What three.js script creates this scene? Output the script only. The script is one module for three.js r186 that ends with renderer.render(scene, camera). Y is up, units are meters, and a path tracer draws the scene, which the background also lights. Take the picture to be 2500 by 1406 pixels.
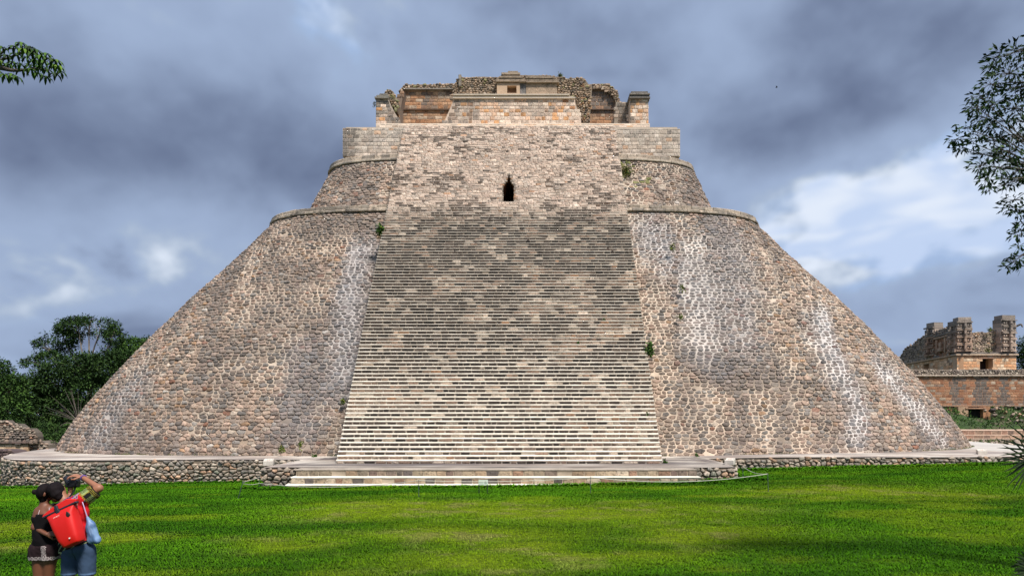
import * as THREE from 'three';
import { mergeGeometries } from 'three/addons/utils/BufferGeometryUtils.js';
import { RoundedBoxGeometry } from 'three/addons/geometries/RoundedBoxGeometry.js';

// ------------------------------------------------------------------ camera, sky, sun, exposure
const EYE = 2.6, F = 1700, PX = 1290, PY = 1010;           // measured on the 2500 x 1406 photograph
const scene = new THREE.Scene();
const camera = new THREE.PerspectiveCamera(2 * Math.atan(703 / F) * 180 / Math.PI, 2500 / 1406, 0.1, 3000);
camera.position.set(0, EYE, 0);
camera.lookAt(0, EYE, -10);
camera.setViewOffset(2500, 1406, 1250 - PX, 703 - PY, 2500, 1406);
scene.add(camera);

const renderer = new THREE.WebGLRenderer({ antialias: true });
renderer.setSize(1024, 575);
renderer.toneMapping = THREE.LinearToneMapping;
const EXPOSURE = 3.75;
renderer.toneMappingExposure = EXPOSURE;
renderer.shadowMap.enabled = true;

const V = (x, y, z) => new THREE.Vector3(x, y, z);
const SUN_DIR = V(0.42, 1.12, 0.62).normalize();
const sun = new THREE.DirectionalLight(new THREE.Color(1, 0.94, 0.875), 1.5);
sun.position.copy(SUN_DIR).multiplyScalar(150).add(V(0, 0, -45));
sun.target.position.set(0, 0, -45);
sun.castShadow = true;
sun.shadow.radius = 20;
sun.shadow.mapSize.set(4096, 4096);
Object.assign(sun.shadow.camera, { left: -80, right: 80, top: 80, bottom: -80, near: 10, far: 320 });
scene.add(sun, sun.target);

// ------------------------------------------------------------------ random numbers and noise
function rng(seed) {
  let a = seed >>> 0;
  return () => { a = (a + 0x6d2b79f5) | 0; let t = Math.imul(a ^ (a >>> 15), 1 | a); t = (t + Math.imul(t ^ (t >>> 7), 61 | t)) ^ t; return ((t ^ (t >>> 14)) >>> 0) / 4294967296; };
}
const clamp = (x, a = 0, b = 1) => Math.min(b, Math.max(a, x));
const lerp = (a, b, t) => a + (b - a) * t;
const sstep = (a, b, x) => { const t = clamp((x - a) / (b - a)); return t * t * (3 - 2 * t); };
function hash2(x, y) { let h = Math.imul(x, 374761393) + Math.imul(y, 668265263) | 0; h = Math.imul(h ^ (h >>> 13), 1274126177); return ((h ^ (h >>> 16)) >>> 0) / 4294967296; }
function noise2(x, y) {
  const i = Math.floor(x), j = Math.floor(y); let u = x - i, v = y - j; u = u * u * (3 - 2 * u); v = v * v * (3 - 2 * v);
  return lerp(lerp(hash2(i, j), hash2(i + 1, j), u), lerp(hash2(i, j + 1), hash2(i + 1, j + 1), u), v);
}
function fbm(x, y, o = 4) { let s = 0, a = 0.5, n = 0; for (let k = 0; k < o; k++) { s += a * noise2(x, y); n += a; x = x * 2.03 + 17.1; y = y * 2.03 + 9.7; a *= 0.5; } return s / n; }
function hash3(x, y, z) { let h = Math.imul(x, 374761393) + Math.imul(y, 668265263) + Math.imul(z, 2147483647 ^ 1013904223) | 0; h = Math.imul(h ^ (h >>> 13), 1274126177); h = Math.imul(h ^ (h >>> 15), 2246822519); return ((h ^ (h >>> 16)) >>> 0) / 4294967296; }
function noise3(x, y, z) {
  const i = Math.floor(x), j = Math.floor(y), k = Math.floor(z); let u = x - i, v = y - j, w = z - k; u = u * u * (3 - 2 * u); v = v * v * (3 - 2 * v); w = w * w * (3 - 2 * w);
  const f = (c) => lerp(lerp(hash3(i, j, c), hash3(i + 1, j, c), u), lerp(hash3(i, j + 1, c), hash3(i + 1, j + 1, c), u), v);
  return lerp(f(k), f(k + 1), w);
}
function fbm3(x, y, z, o = 4) { let s = 0, a = 0.5, n = 0; for (let k = 0; k < o; k++) { s += a * noise3(x, y, z); n += a; x = x * 2.03 + 17.1; y = y * 2.03 + 9.7; z = z * 2.03 + 4.3; a *= 0.52; } return s / n; }
function tnoise(x, y, p) { // tileable, period p
  const i = Math.floor(x), j = Math.floor(y); let u = x - i, v = y - j; u = u * u * (3 - 2 * u); v = v * v * (3 - 2 * v);
  const m = (a) => ((a % p) + p) % p;
  return lerp(lerp(hash2(m(i), m(j)), hash2(m(i + 1), m(j)), u), lerp(hash2(m(i), m(j + 1)), hash2(m(i + 1), m(j + 1)), u), v);
}
function tfbm(x, y, p, o) { let s = 0, a = 0.5, n = 0; for (let k = 0; k < o; k++) { s += a * tnoise(x * p, y * p, p); n += a; p *= 2; a *= 0.55; } return s / n; }

// ------------------------------------------------------------------ sky: torn grey stratus with brighter breaks, a computed equirectangular picture of air and clouds
{
  const W = 2048, H = 1024, data = new Float32Array(W * H * 4);
  const dirOf = (px, py) => V((px - PX) / F, (PY - py) / F, -1).normalize();
  const breaks = [ // openings (bright) and thick places (dark) of the cloud layer: direction, width, strength
    [dirOf(2120, 590), 0.14, 0.46], [dirOf(2250, 430), 0.15, 0.36], [dirOf(1960, 470), 0.10, 0.26], [dirOf(2420, 520), 0.12, 0.3],
    [dirOf(40, 560), 0.12, 0.2], [dirOf(200, 620), 0.13, 0.2], [dirOf(420, 600), 0.12, 0.16], [dirOf(60, 690), 0.1, 0.2], [dirOf(560, 560), 0.1, 0.1],
    [dirOf(650, 110), 0.2, 0.08], [dirOf(1650, 420), 0.1, 0.1], [dirOf(1500, 60), 0.22, 0.1],
    [dirOf(150, 380), 0.14, -0.22], [dirOf(560, 330), 0.16, -0.15], [dirOf(2000, 240), 0.17, -0.14], [dirOf(1800, 330), 0.1, -0.14],
    [dirOf(2250, 720), 0.12, -0.22], [dirOf(300, 800), 0.16, -0.3], [dirOf(1950, 700), 0.1, -0.12], [dirOf(2300, 130), 0.12, -0.05],
  ];
  const d = V(0, 0, 0);
  for (let j = 0; j < H; j++) for (let i = 0; i < W; i++) {
    const el = ((j + 0.5) / H - 0.5) * Math.PI, az = ((i + 0.5) / W - 0.5) * 2 * Math.PI; // row 0 is the bottom
    d.set(Math.cos(el) * Math.cos(az), Math.sin(el), Math.cos(el) * Math.sin(az));
    const k = 1 / (Math.max(0, d.y) + 0.22), cx = d.x * k, cz = d.z * k;
    const wx = fbm(cx * 1.3 + 5, cz * 1.3, 4) - 0.5, wz = fbm(cx * 1.3 + 50, cz * 1.3 + 30, 4) - 0.5;
    let b = (fbm(cx * 1.5 + wx * 1.7 + 3, cz * 1.9 + wz * 1.7 + 8, 4) - 0.5) * 0.6;
    for (const [c, w, s] of breaks) {
      const dx = d.x - c.x + wx * 0.16, dy = (d.y - c.y) * 1.7 + wz * 0.16, dz = d.z - c.z;
      b += s * Math.exp(-(dx * dx + dy * dy + dz * dz) / (w * w));
    }
    const wisp = fbm3(d.x * 8 + wx * 1.2, d.y * 11 + wz * 1.2, d.z * 8, 6), puff = fbm3(d.x * 24 + wx * 2, d.y * 32, d.z * 24 + wz * 2, 5);
    b += (wisp - 0.5) * 0.42 + (puff - 0.5) * 0.14;
    const curd = fbm3(d.x * 15 + wx * 1.5, d.y * 21, d.z * 15 + wz * 1.5, 5);
    b += ((curd - 0.5) * 1.5 + (puff - 0.5) * 0.7) * sstep(0.0, 0.3, b) + (curd - 0.5) * 0.16;
    const t = clamp(b * 0.95 + 0.47, 0, 1.1);
    // slate -> blue-grey -> white
    let r = lerp(0.115, 0.33, sstep(0, 0.6, t)) + 0.4 * sstep(0.55, 1.15, t);
    let g = lerp(0.15, 0.42, sstep(0, 0.6, t)) + 0.38 * sstep(0.55, 1.15, t);
    let bl = lerp(0.25, 0.6, sstep(0, 0.6, t)) + 0.32 * sstep(0.6, 1.15, t);
    const hole = sstep(0.52, 0.72, fbm(cx * 4 + 20 + wx * 2, cz * 4 + wz * 2, 4)) * sstep(0.55, 0.8, t) * 0.4; // thin places show blue
    r = lerp(r, 0.2, hole); g = lerp(g, 0.38, hole); bl = lerp(bl, 0.75, hole);
    const o = (j * W + i) * 4, e = 1.06 / EXPOSURE;
    data[o] = r * e; data[o + 1] = g * e; data[o + 2] = bl * e; data[o + 3] = 1;
  }
  const sky = new THREE.DataTexture(data, W, H, THREE.RGBAFormat, THREE.FloatType);
  sky.mapping = THREE.EquirectangularReflectionMapping;
  sky.magFilter = THREE.LinearFilter; sky.minFilter = THREE.LinearFilter; sky.needsUpdate = true;
  scene.background = sky; scene.environment = sky;
}

// ------------------------------------------------------------------ helpers
const at = (px, py, D) => V((px - PX) / F * D, EYE + (PY - py) / F * D, -D);   // where a measured point stands at depth D
const X_ = (px, D) => (px - PX) / F * D, Y_ = (py, D) => EYE + (PY - py) / F * D;
const names = {};
function numbered(n) { const k = names[n] = (names[n] ?? -1) + 1; return k ? `${n}_${String(k).padStart(3, '0')}` : n; }
function tag(o, label, category, group, kind) { if (label) o.userData.label = label; if (category) o.userData.category = category; if (group) o.userData.group = group; if (kind) o.userData.kind = kind; return o; }
function thing(name, label, category, pos, group) { const o = new THREE.Group(); o.name = numbered(name); if (pos) o.position.copy(pos); scene.add(o); return tag(o, label, category, group); }
const tmpM = new THREE.Matrix4();
function part(name, geo, mat, parent, kind) { // geometry in world coordinates, moved into the thing's own axes
  const m = new THREE.Mesh(geo, mat); m.name = numbered(name); m.castShadow = m.receiveShadow = true;
  let root = parent; while (root.parent && root.parent !== scene) root = root.parent;
  if (root !== scene && root.position.lengthSq() > 0) geo.translate(-root.position.x, -root.position.y, -root.position.z);
  parent.add(m); if (kind) m.userData.kind = kind; return m;
}
function structure(name, geo, mat, kind = 'structure') { const m = new THREE.Mesh(geo, mat); m.name = numbered(name); m.userData.kind = kind; m.castShadow = m.receiveShadow = true; scene.add(m); return m; }
class Soup {
  constructor() { this.p = []; this.c = []; this.u = []; this.i = []; }
  v(x, y, z, c, u = 0, w = 0) { this.p.push(x, y, z); this.c.push(c[0], c[1], c[2]); this.u.push(u, w); return this.p.length / 3 - 1; }
  t(a, b, c) { this.i.push(a, b, c); }
  q(a, b, c, d) { this.i.push(a, b, c, a, c, d); }
  get empty() { return !this.i.length; }
  geo(flat) {
    let g = new THREE.BufferGeometry();
    g.setAttribute('position', new THREE.Float32BufferAttribute(this.p, 3));
    g.setAttribute('color', new THREE.Float32BufferAttribute(this.c, 3));
    g.setAttribute('uv', new THREE.Float32BufferAttribute(this.u, 2));
    g.setIndex(this.i);
    if (flat) g = g.toNonIndexed();
    g.computeVertexNormals();
    return g;
  }
}
function colored(g, c) { // one colour on a ready-made geometry
  const n = g.attributes.position.count, a = new Float32Array(n * 3);
  for (let i = 0; i < n; i++) a.set(c, i * 3);
  g.setAttribute('color', new THREE.BufferAttribute(a, 3));
  return g;
}
function box(x0, x1, y0, y1, z0, z1, c = [0.5, 0.5, 0.5], bevel = 0) {
  let g = bevel ? new RoundedBoxGeometry(x1 - x0, y1 - y0, z1 - z0, 1, bevel) : new THREE.BoxGeometry(x1 - x0, y1 - y0, z1 - z0);
  if (g.index) g = g.toNonIndexed();
  const p = g.attributes.position, n = g.attributes.normal, u = g.attributes.uv;
  g.translate((x0 + x1) / 2, (y0 + y1) / 2, (z0 + z1) / 2);
  for (let i = 0; i < p.count; i++) { const ax = Math.abs(n.getX(i)), ay = Math.abs(n.getY(i)); u.setXY(i, (ax > 0.6 ? p.getZ(i) : p.getX(i)) * 0.5, (ay > 0.6 ? p.getZ(i) : p.getY(i)) * 0.5); }
  return colored(g, c);
}
function tubeInto(S, pts, radii, sides, col) { // tapered tube through points
  const n = pts.length, rings = [];
  let ref = V(0, 0, 1);
  for (let i = 0; i < n; i++) {
    const t = pts[Math.min(n - 1, i + 1)].clone().sub(pts[Math.max(0, i - 1)]).normalize();
    if (Math.abs(t.dot(ref)) > 0.92) ref = Math.abs(t.x) < 0.8 ? V(1, 0, 0) : V(0, 1, 0);
    const a = ref.clone().cross(t).normalize(), b = t.clone().cross(a), r = Array.isArray(radii) ? radii[i] : lerp(radii.a, radii.b, i / (n - 1)), ring = [];
    for (let k = 0; k < sides; k++) {
      const th = k / sides * Math.PI * 2, p = pts[i].clone().addScaledVector(a, Math.cos(th) * r).addScaledVector(b, Math.sin(th) * r);
      ring.push(S.v(p.x, p.y, p.z, col, k / sides, i * 0.3));
    }
    rings.push(ring);
  }
  for (let i = 0; i + 1 < n; i++) for (let k = 0; k < sides; k++) { const k2 = (k + 1) % sides; S.q(rings[i][k], rings[i][k2], rings[i + 1][k2], rings[i + 1][k]); }
  for (const [r, o] of [[rings[0], 1], [rings[n - 1], 0]]) for (let k = 1; k + 1 < sides; k++) o ? S.t(r[0], r[k + 1], r[k]) : S.t(r[0], r[k], r[k + 1]);
}
function curve(pts, n) { return new THREE.CatmullRomCurve3(pts).getPoints(n); }

// ------------------------------------------------------------------ materials
function dataTex(n, f, srgb = false) {
  const d = new Uint8Array(n * n * 4);
  for (let j = 0; j < n; j++) for (let i = 0; i < n; i++) { const c = f(i / n, j / n), o = (j * n + i) * 4; d[o] = clamp(c[0]) * 255; d[o + 1] = clamp(c[1]) * 255; d[o + 2] = clamp(c[2]) * 255; d[o + 3] = 255; }
  const t = new THREE.DataTexture(d, n, n); t.wrapS = t.wrapT = THREE.RepeatWrapping; t.magFilter = THREE.LinearFilter; t.minFilter = THREE.LinearFilter; if (srgb) t.colorSpace = THREE.SRGBColorSpace; t.needsUpdate = true; return t;
}
const stoneGrain = dataTex(512, (x, y) => { // pitted, lichen-spotted limestone
  const a = tfbm(x, y, 4, 6), b = tfbm(x + 0.37, y + 0.11, 24, 3), pit = sstep(0.62, 0.78, tfbm(x, y + 0.5, 40, 2)), l = sstep(0.58, 0.72, tfbm(x + 0.2, y, 9, 4));
  const v = 0.46 + 0.66 * a + 0.42 * (b - 0.5) - 0.34 * pit + 0.14 * l;
  return [v * (1.0 + 0.05 * l), v * 0.985, v * (0.965 - 0.02 * (a - 0.5))];
});
const stoneBump = dataTex(512, (x, y) => { const a = tfbm(x, y, 10, 5), pit = sstep(0.6, 0.8, tfbm(x, y + 0.5, 40, 2)); const v = a * 0.85 - 0.35 * pit + 0.1; return [v, v, v]; });
const plasterMap = dataTex(512, (x, y) => { const a = tfbm(x, y, 3, 6), b = tfbm(x + 0.3, y + 0.6, 30, 3), v = 0.62 + 0.42 * a + 0.22 * (b - 0.5); return [v, v * 0.99, v * 0.97]; });
const M = {};
M.stone = new THREE.MeshStandardMaterial({ vertexColors: true, map: stoneGrain, bumpMap: stoneBump, bumpScale: 0.03, roughness: 0.95 });
M.mortar = new THREE.MeshStandardMaterial({ vertexColors: true, map: plasterMap, bumpMap: stoneBump, bumpScale: 0.008, roughness: 1 });
M.paving = new THREE.MeshStandardMaterial({ vertexColors: true, map: plasterMap, bumpMap: stoneBump, bumpScale: 0.004, roughness: 0.9 });
M.leaf = new THREE.MeshPhysicalMaterial({ vertexColors: true, side: THREE.DoubleSide, roughness: 0.75, specularIntensity: 0.3 });
M.bark = new THREE.MeshStandardMaterial({ vertexColors: true, roughness: 0.95, map: stoneGrain, bumpMap: stoneBump, bumpScale: 0.02 });
M.metal = new THREE.MeshStandardMaterial({ color: 0x5f666b, roughness: 0.5, metalness: 0.7 });
M.rope = new THREE.MeshStandardMaterial({ color: 0xc9c6b8, roughness: 0.95 });

// ------------------------------------------------------------------ stones
// One weathered stone: a polygon in the plane of a face, rounded, domed and bedded a little into the mortar.
function chaikin(p) { const o = []; for (let i = 0; i < p.length; i++) { const a = p[i], b = p[(i + 1) % p.length]; o.push([a[0] * 0.83 + b[0] * 0.17, a[1] * 0.83 + b[1] * 0.17], [a[0] * 0.17 + b[0] * 0.83, a[1] * 0.17 + b[1] * 0.83]); } return o; }
function thin(p, min) { const o = []; for (const a of p) { const b = o[o.length - 1]; if (!b || Math.hypot(a[0] - b[0], a[1] - b[1]) > min) o.push(a); } while (o.length > 3 && Math.hypot(o[0][0] - o[o.length - 1][0], o[0][1] - o[o.length - 1][1]) <= min) o.pop(); return o; }
function stoneInto(S, poly, fr, h, bed, col, R, rough = 1) {
  const n = poly.length; let cx = 0, cy = 0; for (const p of poly) { cx += p[0] / n; cy += p[1] / n; }
  const tx = (R() - 0.5) * 0.35 * h, ty = (R() - 0.5) * 0.5 * h, ou = R() * 9, ov = R() * 9;
  let w = 0; for (const p of poly) w = Math.max(w, Math.abs(p[0] - cx), Math.abs(p[1] - cy));
  const put = (x, y, z, c) => S.v(fr.o.x + fr.x.x * x + fr.y.x * y + fr.n.x * z, fr.o.y + fr.x.y * x + fr.y.y * y + fr.n.y * z, fr.o.z + fr.x.z * x + fr.y.z * y + fr.n.z * z, c, x * 0.5 + ou, y * 0.5 + ov);
  const rings = [[1, -bed], [0.95, h * 0.62], [0.72, h * 0.97]].map(([s, z], k) => poly.map(([x, y]) => {
    const j = k ? 1 + (R() - 0.5) * 0.12 * rough : 1, dx = (x - cx) * s * j, dy = (y - cy) * s * j;
    const v = 1 + (R() - 0.5) * 0.3 * rough;
    return put(cx + dx, cy + dy, z * (k ? 1 + (R() - 0.5) * 0.3 * rough : 1) + (k === 2 ? (tx * dx + ty * dy) / w : 0), [col[0] * v, col[1] * v, col[2] * v]);
  }));
  const c0 = put(cx, cy, h * (1 + (R() - 0.5) * 0.15 * rough), col);
  for (let k = 0; k < 2; k++) for (let i = 0; i < n; i++) { const j = (i + 1) % n; S.q(rings[k][i], rings[k][j], rings[k + 1][j], rings[k + 1][i]); }
  for (let i = 0; i < n; i++) S.t(rings[2][i], rings[2][(i + 1) % n], c0);
}
// Stones are gathered per thing; the largest in view become parts of their own, the rest one joined part.
class StoneSet {
  constructor() { this.list = []; }
  add(poly, fr, h, bed, col, R, rough) {
    let a = 0; for (let i = 0; i < poly.length; i++) { const p = poly[i], q = poly[(i + 1) % poly.length]; a += p[0] * q[1] - q[0] * p[1]; }
    const D = fr.o.distanceTo(camera.position), vis = Math.abs(fr.n.dot(fr.o.clone().sub(camera.position).normalize()));
    const px = PX + F * fr.o.x / -fr.o.z, inF = px > -10 && px < 2510 && fr.o.z < 0 ? 1 : 0.02;
    this.list.push({ size: Math.abs(a) / 2 / D / D * (0.3 + vis) * inF, poly, fr, h, bed, col, seed: (R() * 4294967296) >>> 0, rough });
  }
  finish(parent, name, joined, max = 300, mat = M.stone) {
    const order = this.list.map((s, i) => i).sort((a, b) => this.list[b].size - this.list[a].size), S = new Soup();
    order.forEach((i, k) => {
      const s = this.list[i], T = k < max ? new Soup() : S;
      stoneInto(T, s.poly, s.fr, s.h, s.bed, s.col, rng(s.seed), s.rough);
      if (k < max) part(name, T.geo(), mat, s.parent ?? parent);
    });
    if (!S.empty) part(joined, S.geo(), mat, parent, 'stuff');
    return this.list.length;
  }
}
function clipHalf(poly, nx, ny, c) { // keep nx*x + ny*y <= c
  const o = [];
  for (let i = 0; i < poly.length; i++) {
    const a = poly[i], b = poly[(i + 1) % poly.length], da = nx * a[0] + ny * a[1] - c, db = nx * b[0] + ny * b[1] - c;
    if (da <= 0) o.push(a);
    if ((da < 0 && db > 0) || (da > 0 && db < 0)) { const t = da / (da - db); o.push([a[0] + (b[0] - a[0]) * t, a[1] + (b[1] - a[1]) * t]); }
  }
  return o;
}
// Courses of irregular stones: rows [{y, pts: [x...]}] -> Voronoi cells around jittered sites, wider than high.
function rubbleCells(rows, squash) {
  const out = [];
  for (let r = 0; r < rows.length; r++) for (const s of rows[r]) {
    let poly = [[-1.2, -1], [1.2, -1], [1.2, 1], [-1.2, 1]].map(([x, y]) => [x * s.w * 1.3, y * s.h * 1.6]);
    for (let r2 = Math.max(0, r - 2); r2 <= Math.min(rows.length - 1, r + 2); r2++) {
      const row = rows[r2]; let lo = 0, hi = row.length; const reach = s.w * 3;
      while (lo < hi) { const m = (lo + hi) >> 1; if ((row[m].x - s.x) * s.L < -reach) lo = m + 1; else hi = m; }
      for (let k = lo; k < row.length; k++) {
        const o = row[k], dx = (o.x - s.x) * s.L; if (dx > reach) break; if (o === s) continue;
        const dy = (o.y - s.y) * squash, dl = Math.hypot(dx, dy); if (dl < 1e-6) continue;
        poly = clipHalf(poly, dx / dl, dy / dl * squash, dl / 2 * (1 + (s.k - o.k) * 0.25));
        if (poly.length < 3) break;
      }
      if (poly.length < 3) break;
    }
    if (poly.length >= 3) out.push([s, poly]);
  }
  return out;
}
function inset(poly, g, R) { // draw a cell in from its neighbours and round its corners
  let cx = 0, cy = 0; for (const p of poly) { cx += p[0] / poly.length; cy += p[1] / poly.length; }
  const q = poly.map(([x, y]) => { const dx = x - cx, dy = y - cy, l = Math.hypot(dx, dy) || 1, k = Math.max(0.25, 1 - g / l * 1.15); return [cx + dx * k, cy + dy * k]; });
  return thin(chaikin(thin(q, 0.05)), 0.045);
}
function pick(R, table) { let t = R(), s = 0; for (const [w, c] of table) s += w; t *= s; for (const [w, c] of table) { if ((t -= w) <= 0) return c; } return table[0][1]; }
const mul = (c, k) => [c[0] * k, c[1] * k, c[2] * k], mix3 = (a, b, t) => [lerp(a[0], b[0], t), lerp(a[1], b[1], t), lerp(a[2], b[2], t)];

// ------------------------------------------------------------------ lie of the land
function lawnY(x, D) { const d = Math.min(Math.max(D, 4), 41) - 9, xx = clamp(x, -34, 34); return -0.0296 * d + 0.0008 * Math.max(d, 0) * xx + (fbm(x * 0.12 + 40, D * 0.12, 3) - 0.5) * 0.12; }
function terraceY(x, D) { return 0.02 + 0.09 * sstep(8, 16, x) - 0.16 * sstep(-14, -36, x) + (D > 41 ? 0.02 : 0); }

// ------------------------------------------------------------------ the pyramid: rounded tiers of rubble masonry
// A tier outline is a superellipse fitted so that its outline meets the measured left and right edges.
function supPoint(o, th) { const c = Math.cos(th), s = Math.sin(th), e = 2 / o.n; return [o.cx + o.a * Math.sign(c) * Math.abs(c) ** e, o.Dc - o.b * Math.sign(s) * Math.abs(s) ** e]; }
function fitOutline(L, Rr, front, b, n) {
  const o = { a: 30, cx: -1.4, b, Dc: front + b, n };
  for (let it = 0; it < 60; it++) {
    let lo = 1e9, hi = -1e9;
    for (let k = 0; k <= 400; k++) { const [x, D] = supPoint(o, -0.5 + k / 400 * (Math.PI + 1)); const p = PX + F * x / D; lo = Math.min(lo, p); hi = Math.max(hi, p); }
    o.a *= (Rr - L) / (hi - lo); o.cx += ((L + Rr) / 2 - (lo + hi) / 2) * o.Dc / F * 0.8;
  }
  return o;
}
const T1 = { y0: -0.8, y1: 17.25, lo: fitOutline(122, 2390, 41.3, 19, 2.5), hi: fitOutline(664, 1846, 50.2, 10, 4.2), bulge: 0.55 };
const T2 = { y0: 17.6, y1: 22.35, lo: fitOutline(745, 1752, 51.4, 10, 3.4), hi: fitOutline(806, 1692, 54.0, 8.5, 5), bulge: 0.12 };
const STAIR = { x0: -9.95, x1: 6.93, D0: 36, Dt: 55.4, y1: 25.4, n: 114 };
const stairD = (y) => STAIR.D0 + y / STAIR.y1 * (STAIR.Dt - STAIR.D0);
function outlineAt(T, t) {
  const o = { a: lerp(T.lo.a, T.hi.a, t), b: lerp(T.lo.b, T.hi.b, t), cx: lerp(T.lo.cx, T.hi.cx, t), Dc: lerp(T.lo.Dc, T.hi.Dc, t), n: lerp(T.lo.n, T.hi.n, t) };
  const u = T.bulge * 6.75 * t * (1 - t) * (1 - t); o.a += u; o.b += u * 0.5; return o;
}
function tierTable(T) { // arc-length tables q -> theta along the front and ends, at 25 heights
  T.tab = [];
  for (let j = 0; j <= 24; j++) {
    const o = outlineAt(T, j / 24), th = [], L = [0]; let p = null;
    for (let k = 0; k <= 500; k++) { th.push(-0.75 + k / 500 * (Math.PI + 1.5)); const q = supPoint(o, th[k]); if (p) L.push(L[k - 1] + Math.hypot(q[0] - p[0], q[1] - p[1])); p = q; }
    T.tab.push({ th, L, len: L[500] });
  }
  T.slope = Math.hypot(T.y1 - T.y0, (T.hi.Dc - T.hi.b) - (T.lo.Dc - T.lo.b));
  T.theta = (q, t) => {
    const one = (tb) => { const s = q * tb.len; let a = 0, b = 500; while (b - a > 1) { const m = (a + b) >> 1; tb.L[m] <= s ? a = m : b = m; } return lerp(tb.th[a], tb.th[b], (s - tb.L[a]) / (tb.L[b] - tb.L[a] || 1)); };
    const f = clamp(t) * 24, j = Math.min(23, Math.floor(f)); return lerp(one(T.tab[j]), one(T.tab[j + 1]), f - j);
  };
  T.len = (t) => lerp(T.tab[0].len, T.tab[24].len, t);
  T.pt = (q, t) => { const [x, D] = supPoint(outlineAt(T, t), T.theta(q, t)); return V(x, lerp(T.y0, T.y1, t), -D); };
  T.frame = (q, t) => {
    const e = 0.004, o = T.pt(q, t), x = T.pt(q - e, t).sub(T.pt(q + e, t)).normalize(), u = T.pt(q, t + 0.02).sub(T.pt(q, t - 0.02)).normalize(); // q runs from right to left, x from left to right
    const n = x.clone().cross(u).normalize(), und = (fbm(o.x * 0.25 + 9, o.y * 0.3 - o.z * 0.2, 3) - 0.5) * 0.28;
    o.addScaledVector(n, und);
    return { o, x, y: n.clone().cross(x), n };
  };
}
tierTable(T1); tierTable(T2);

// Weathering of the wall, where the stone itself differs: fresh white pointing, cream pointing, black algae streaks, bluish lichen.
const wallXY = (px, py, extra = 0) => { const k = (PY - py) / F, D = (41.3 + extra + 0.493 * EYE) / (1 - 0.493 * k); return [(px - PX) / F * D, EYE + k * D]; };
const STREAKS = []; // x0 y0 x1 y1 width, amount, channel
function streak(ch, w, amt, pts, extra = 0) { for (let i = 0; i + 1 < pts.length; i++) STREAKS.push([...wallXY(...pts[i], extra), ...wallXY(...pts[i + 1], extra), w, amt, ch]); }
streak('white', 0.95, 1, [[1690, 590], [1708, 700], [1718, 860]]); streak('white', 0.8, 0.8, [[1745, 700], [1745, 850]]);
streak('white', 1.2, 0.7, [[1600, 570], [1600, 720], [1605, 850]]); streak('white', 1.6, 0.55, [[1800, 600], [1830, 840]]); streak('white', 1.3, 0.5, [[1900, 640], [1880, 800]]);
streak('white', 0.95, 1, [[2000, 760], [2040, 900], [2080, 1000], [2110, 1085]], 2.5); streak('white', 0.9, 0.9, [[1990, 850], [2040, 930]], 2);
streak('white', 0.85, 1, [[2150, 890], [2210, 960], [2280, 1040], [2320, 1085]], 4); streak('white', 0.7, 0.5, [[2010, 1040], [2050, 1090]], 2);
streak('white', 1.0, 0.75, [[1730, 950], [1720, 1030], [1740, 1100]]); streak('white', 1.0, 0.8, [[1860, 950], [1880, 1030], [1900, 1100]]); streak('white', 0.9, 0.75, [[1930, 880], [1955, 980], [1990, 1100]]);
streak('white', 1.1, 0.75, [[1650, 930], [1650, 1090]]); streak('white', 1.0, 0.6, [[1780, 1040], [1790, 1100]]); streak('white', 1.2, 0.6, [[1620, 800], [1640, 900]]); streak('cream', 6, 0.9, [[1600, 1000], [1980, 1040]]); streak('cream', 4, 0.6, [[1900, 920], [1950, 1060]]);
streak('dark', 1.0, 0.85, [[1700, 880], [1800, 900], [1930, 925]]); streak('dark', 0.75, 0.8, [[1800, 930], [1820, 1010], [1815, 1090]]); streak('dark', 0.7, 0.7, [[1905, 930], [1930, 1010], [1935, 1080]]);
streak('dark', 0.7, 0.6, [[1690, 960], [1695, 1040]]); streak('dark', 1.2, 0.6, [[1790, 560], [1800, 660]]); streak('dark', 0.9, 0.6, [[1700, 640], [1740, 800]]); streak('dark', 0.7, 0.5, [[1990, 940], [2030, 1090]], 2);
streak('dark', 0.9, 0.6, [[1850, 850], [1960, 940]]); streak('blue', 1.8, 0.9, [[1600, 560], [1650, 640]]); streak('blue', 2.2, 0.8, [[1760, 580], [1800, 820]]); streak('blue', 1.5, 0.7, [[1700, 700], [1740, 860]]);
streak('blue', 1.3, 0.9, [[2000, 780], [2110, 1080]], 2.5); streak('blue', 1.2, 0.8, [[2150, 880], [2310, 1080]], 4);
streak('white', 1.3, 0.85, [[890, 620], [860, 740], [840, 880]]); streak('blue', 1.6, 1, [[900, 610], [855, 760], [835, 930]]); streak('dark', 1.1, 0.55, [[900, 640], [860, 780], [830, 930]]);
streak('white', 1.3, 0.6, [[700, 580], [860, 580]]); streak('cream', 3.5, 1, [[650, 600], [860, 590]]); streak('white', 1.4, 0.6, [[590, 735], [760, 730]]); streak('cream', 4, 0.6, [[560, 760], [820, 760]]);
streak('white', 0.8, 0.6, [[690, 830], [680, 960]]); streak('white', 0.6, 0.6, [[560, 860], [470, 1020], [440, 1060]]); streak('white', 1.2, 0.7, [[330, 930], [220, 1060]], 4); streak('blue', 1.4, 0.7, [[330, 940], [220, 1070]], 4);
streak('white', 0.7, 0.5, [[720, 1080], [790, 1000]]); streak('cream', 7, 0.6, [[300, 1080], [640, 1040]]);
streak('dark', 1.2, 0.75, [[720, 540], [900, 535]]); streak('dark', 1.3, 0.7, [[740, 660], [700, 690]]); streak('dark', 1.4, 0.65, [[640, 760], [790, 780]]); streak('dark', 1.3, 0.6, [[530, 830], [640, 820]]);
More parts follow.
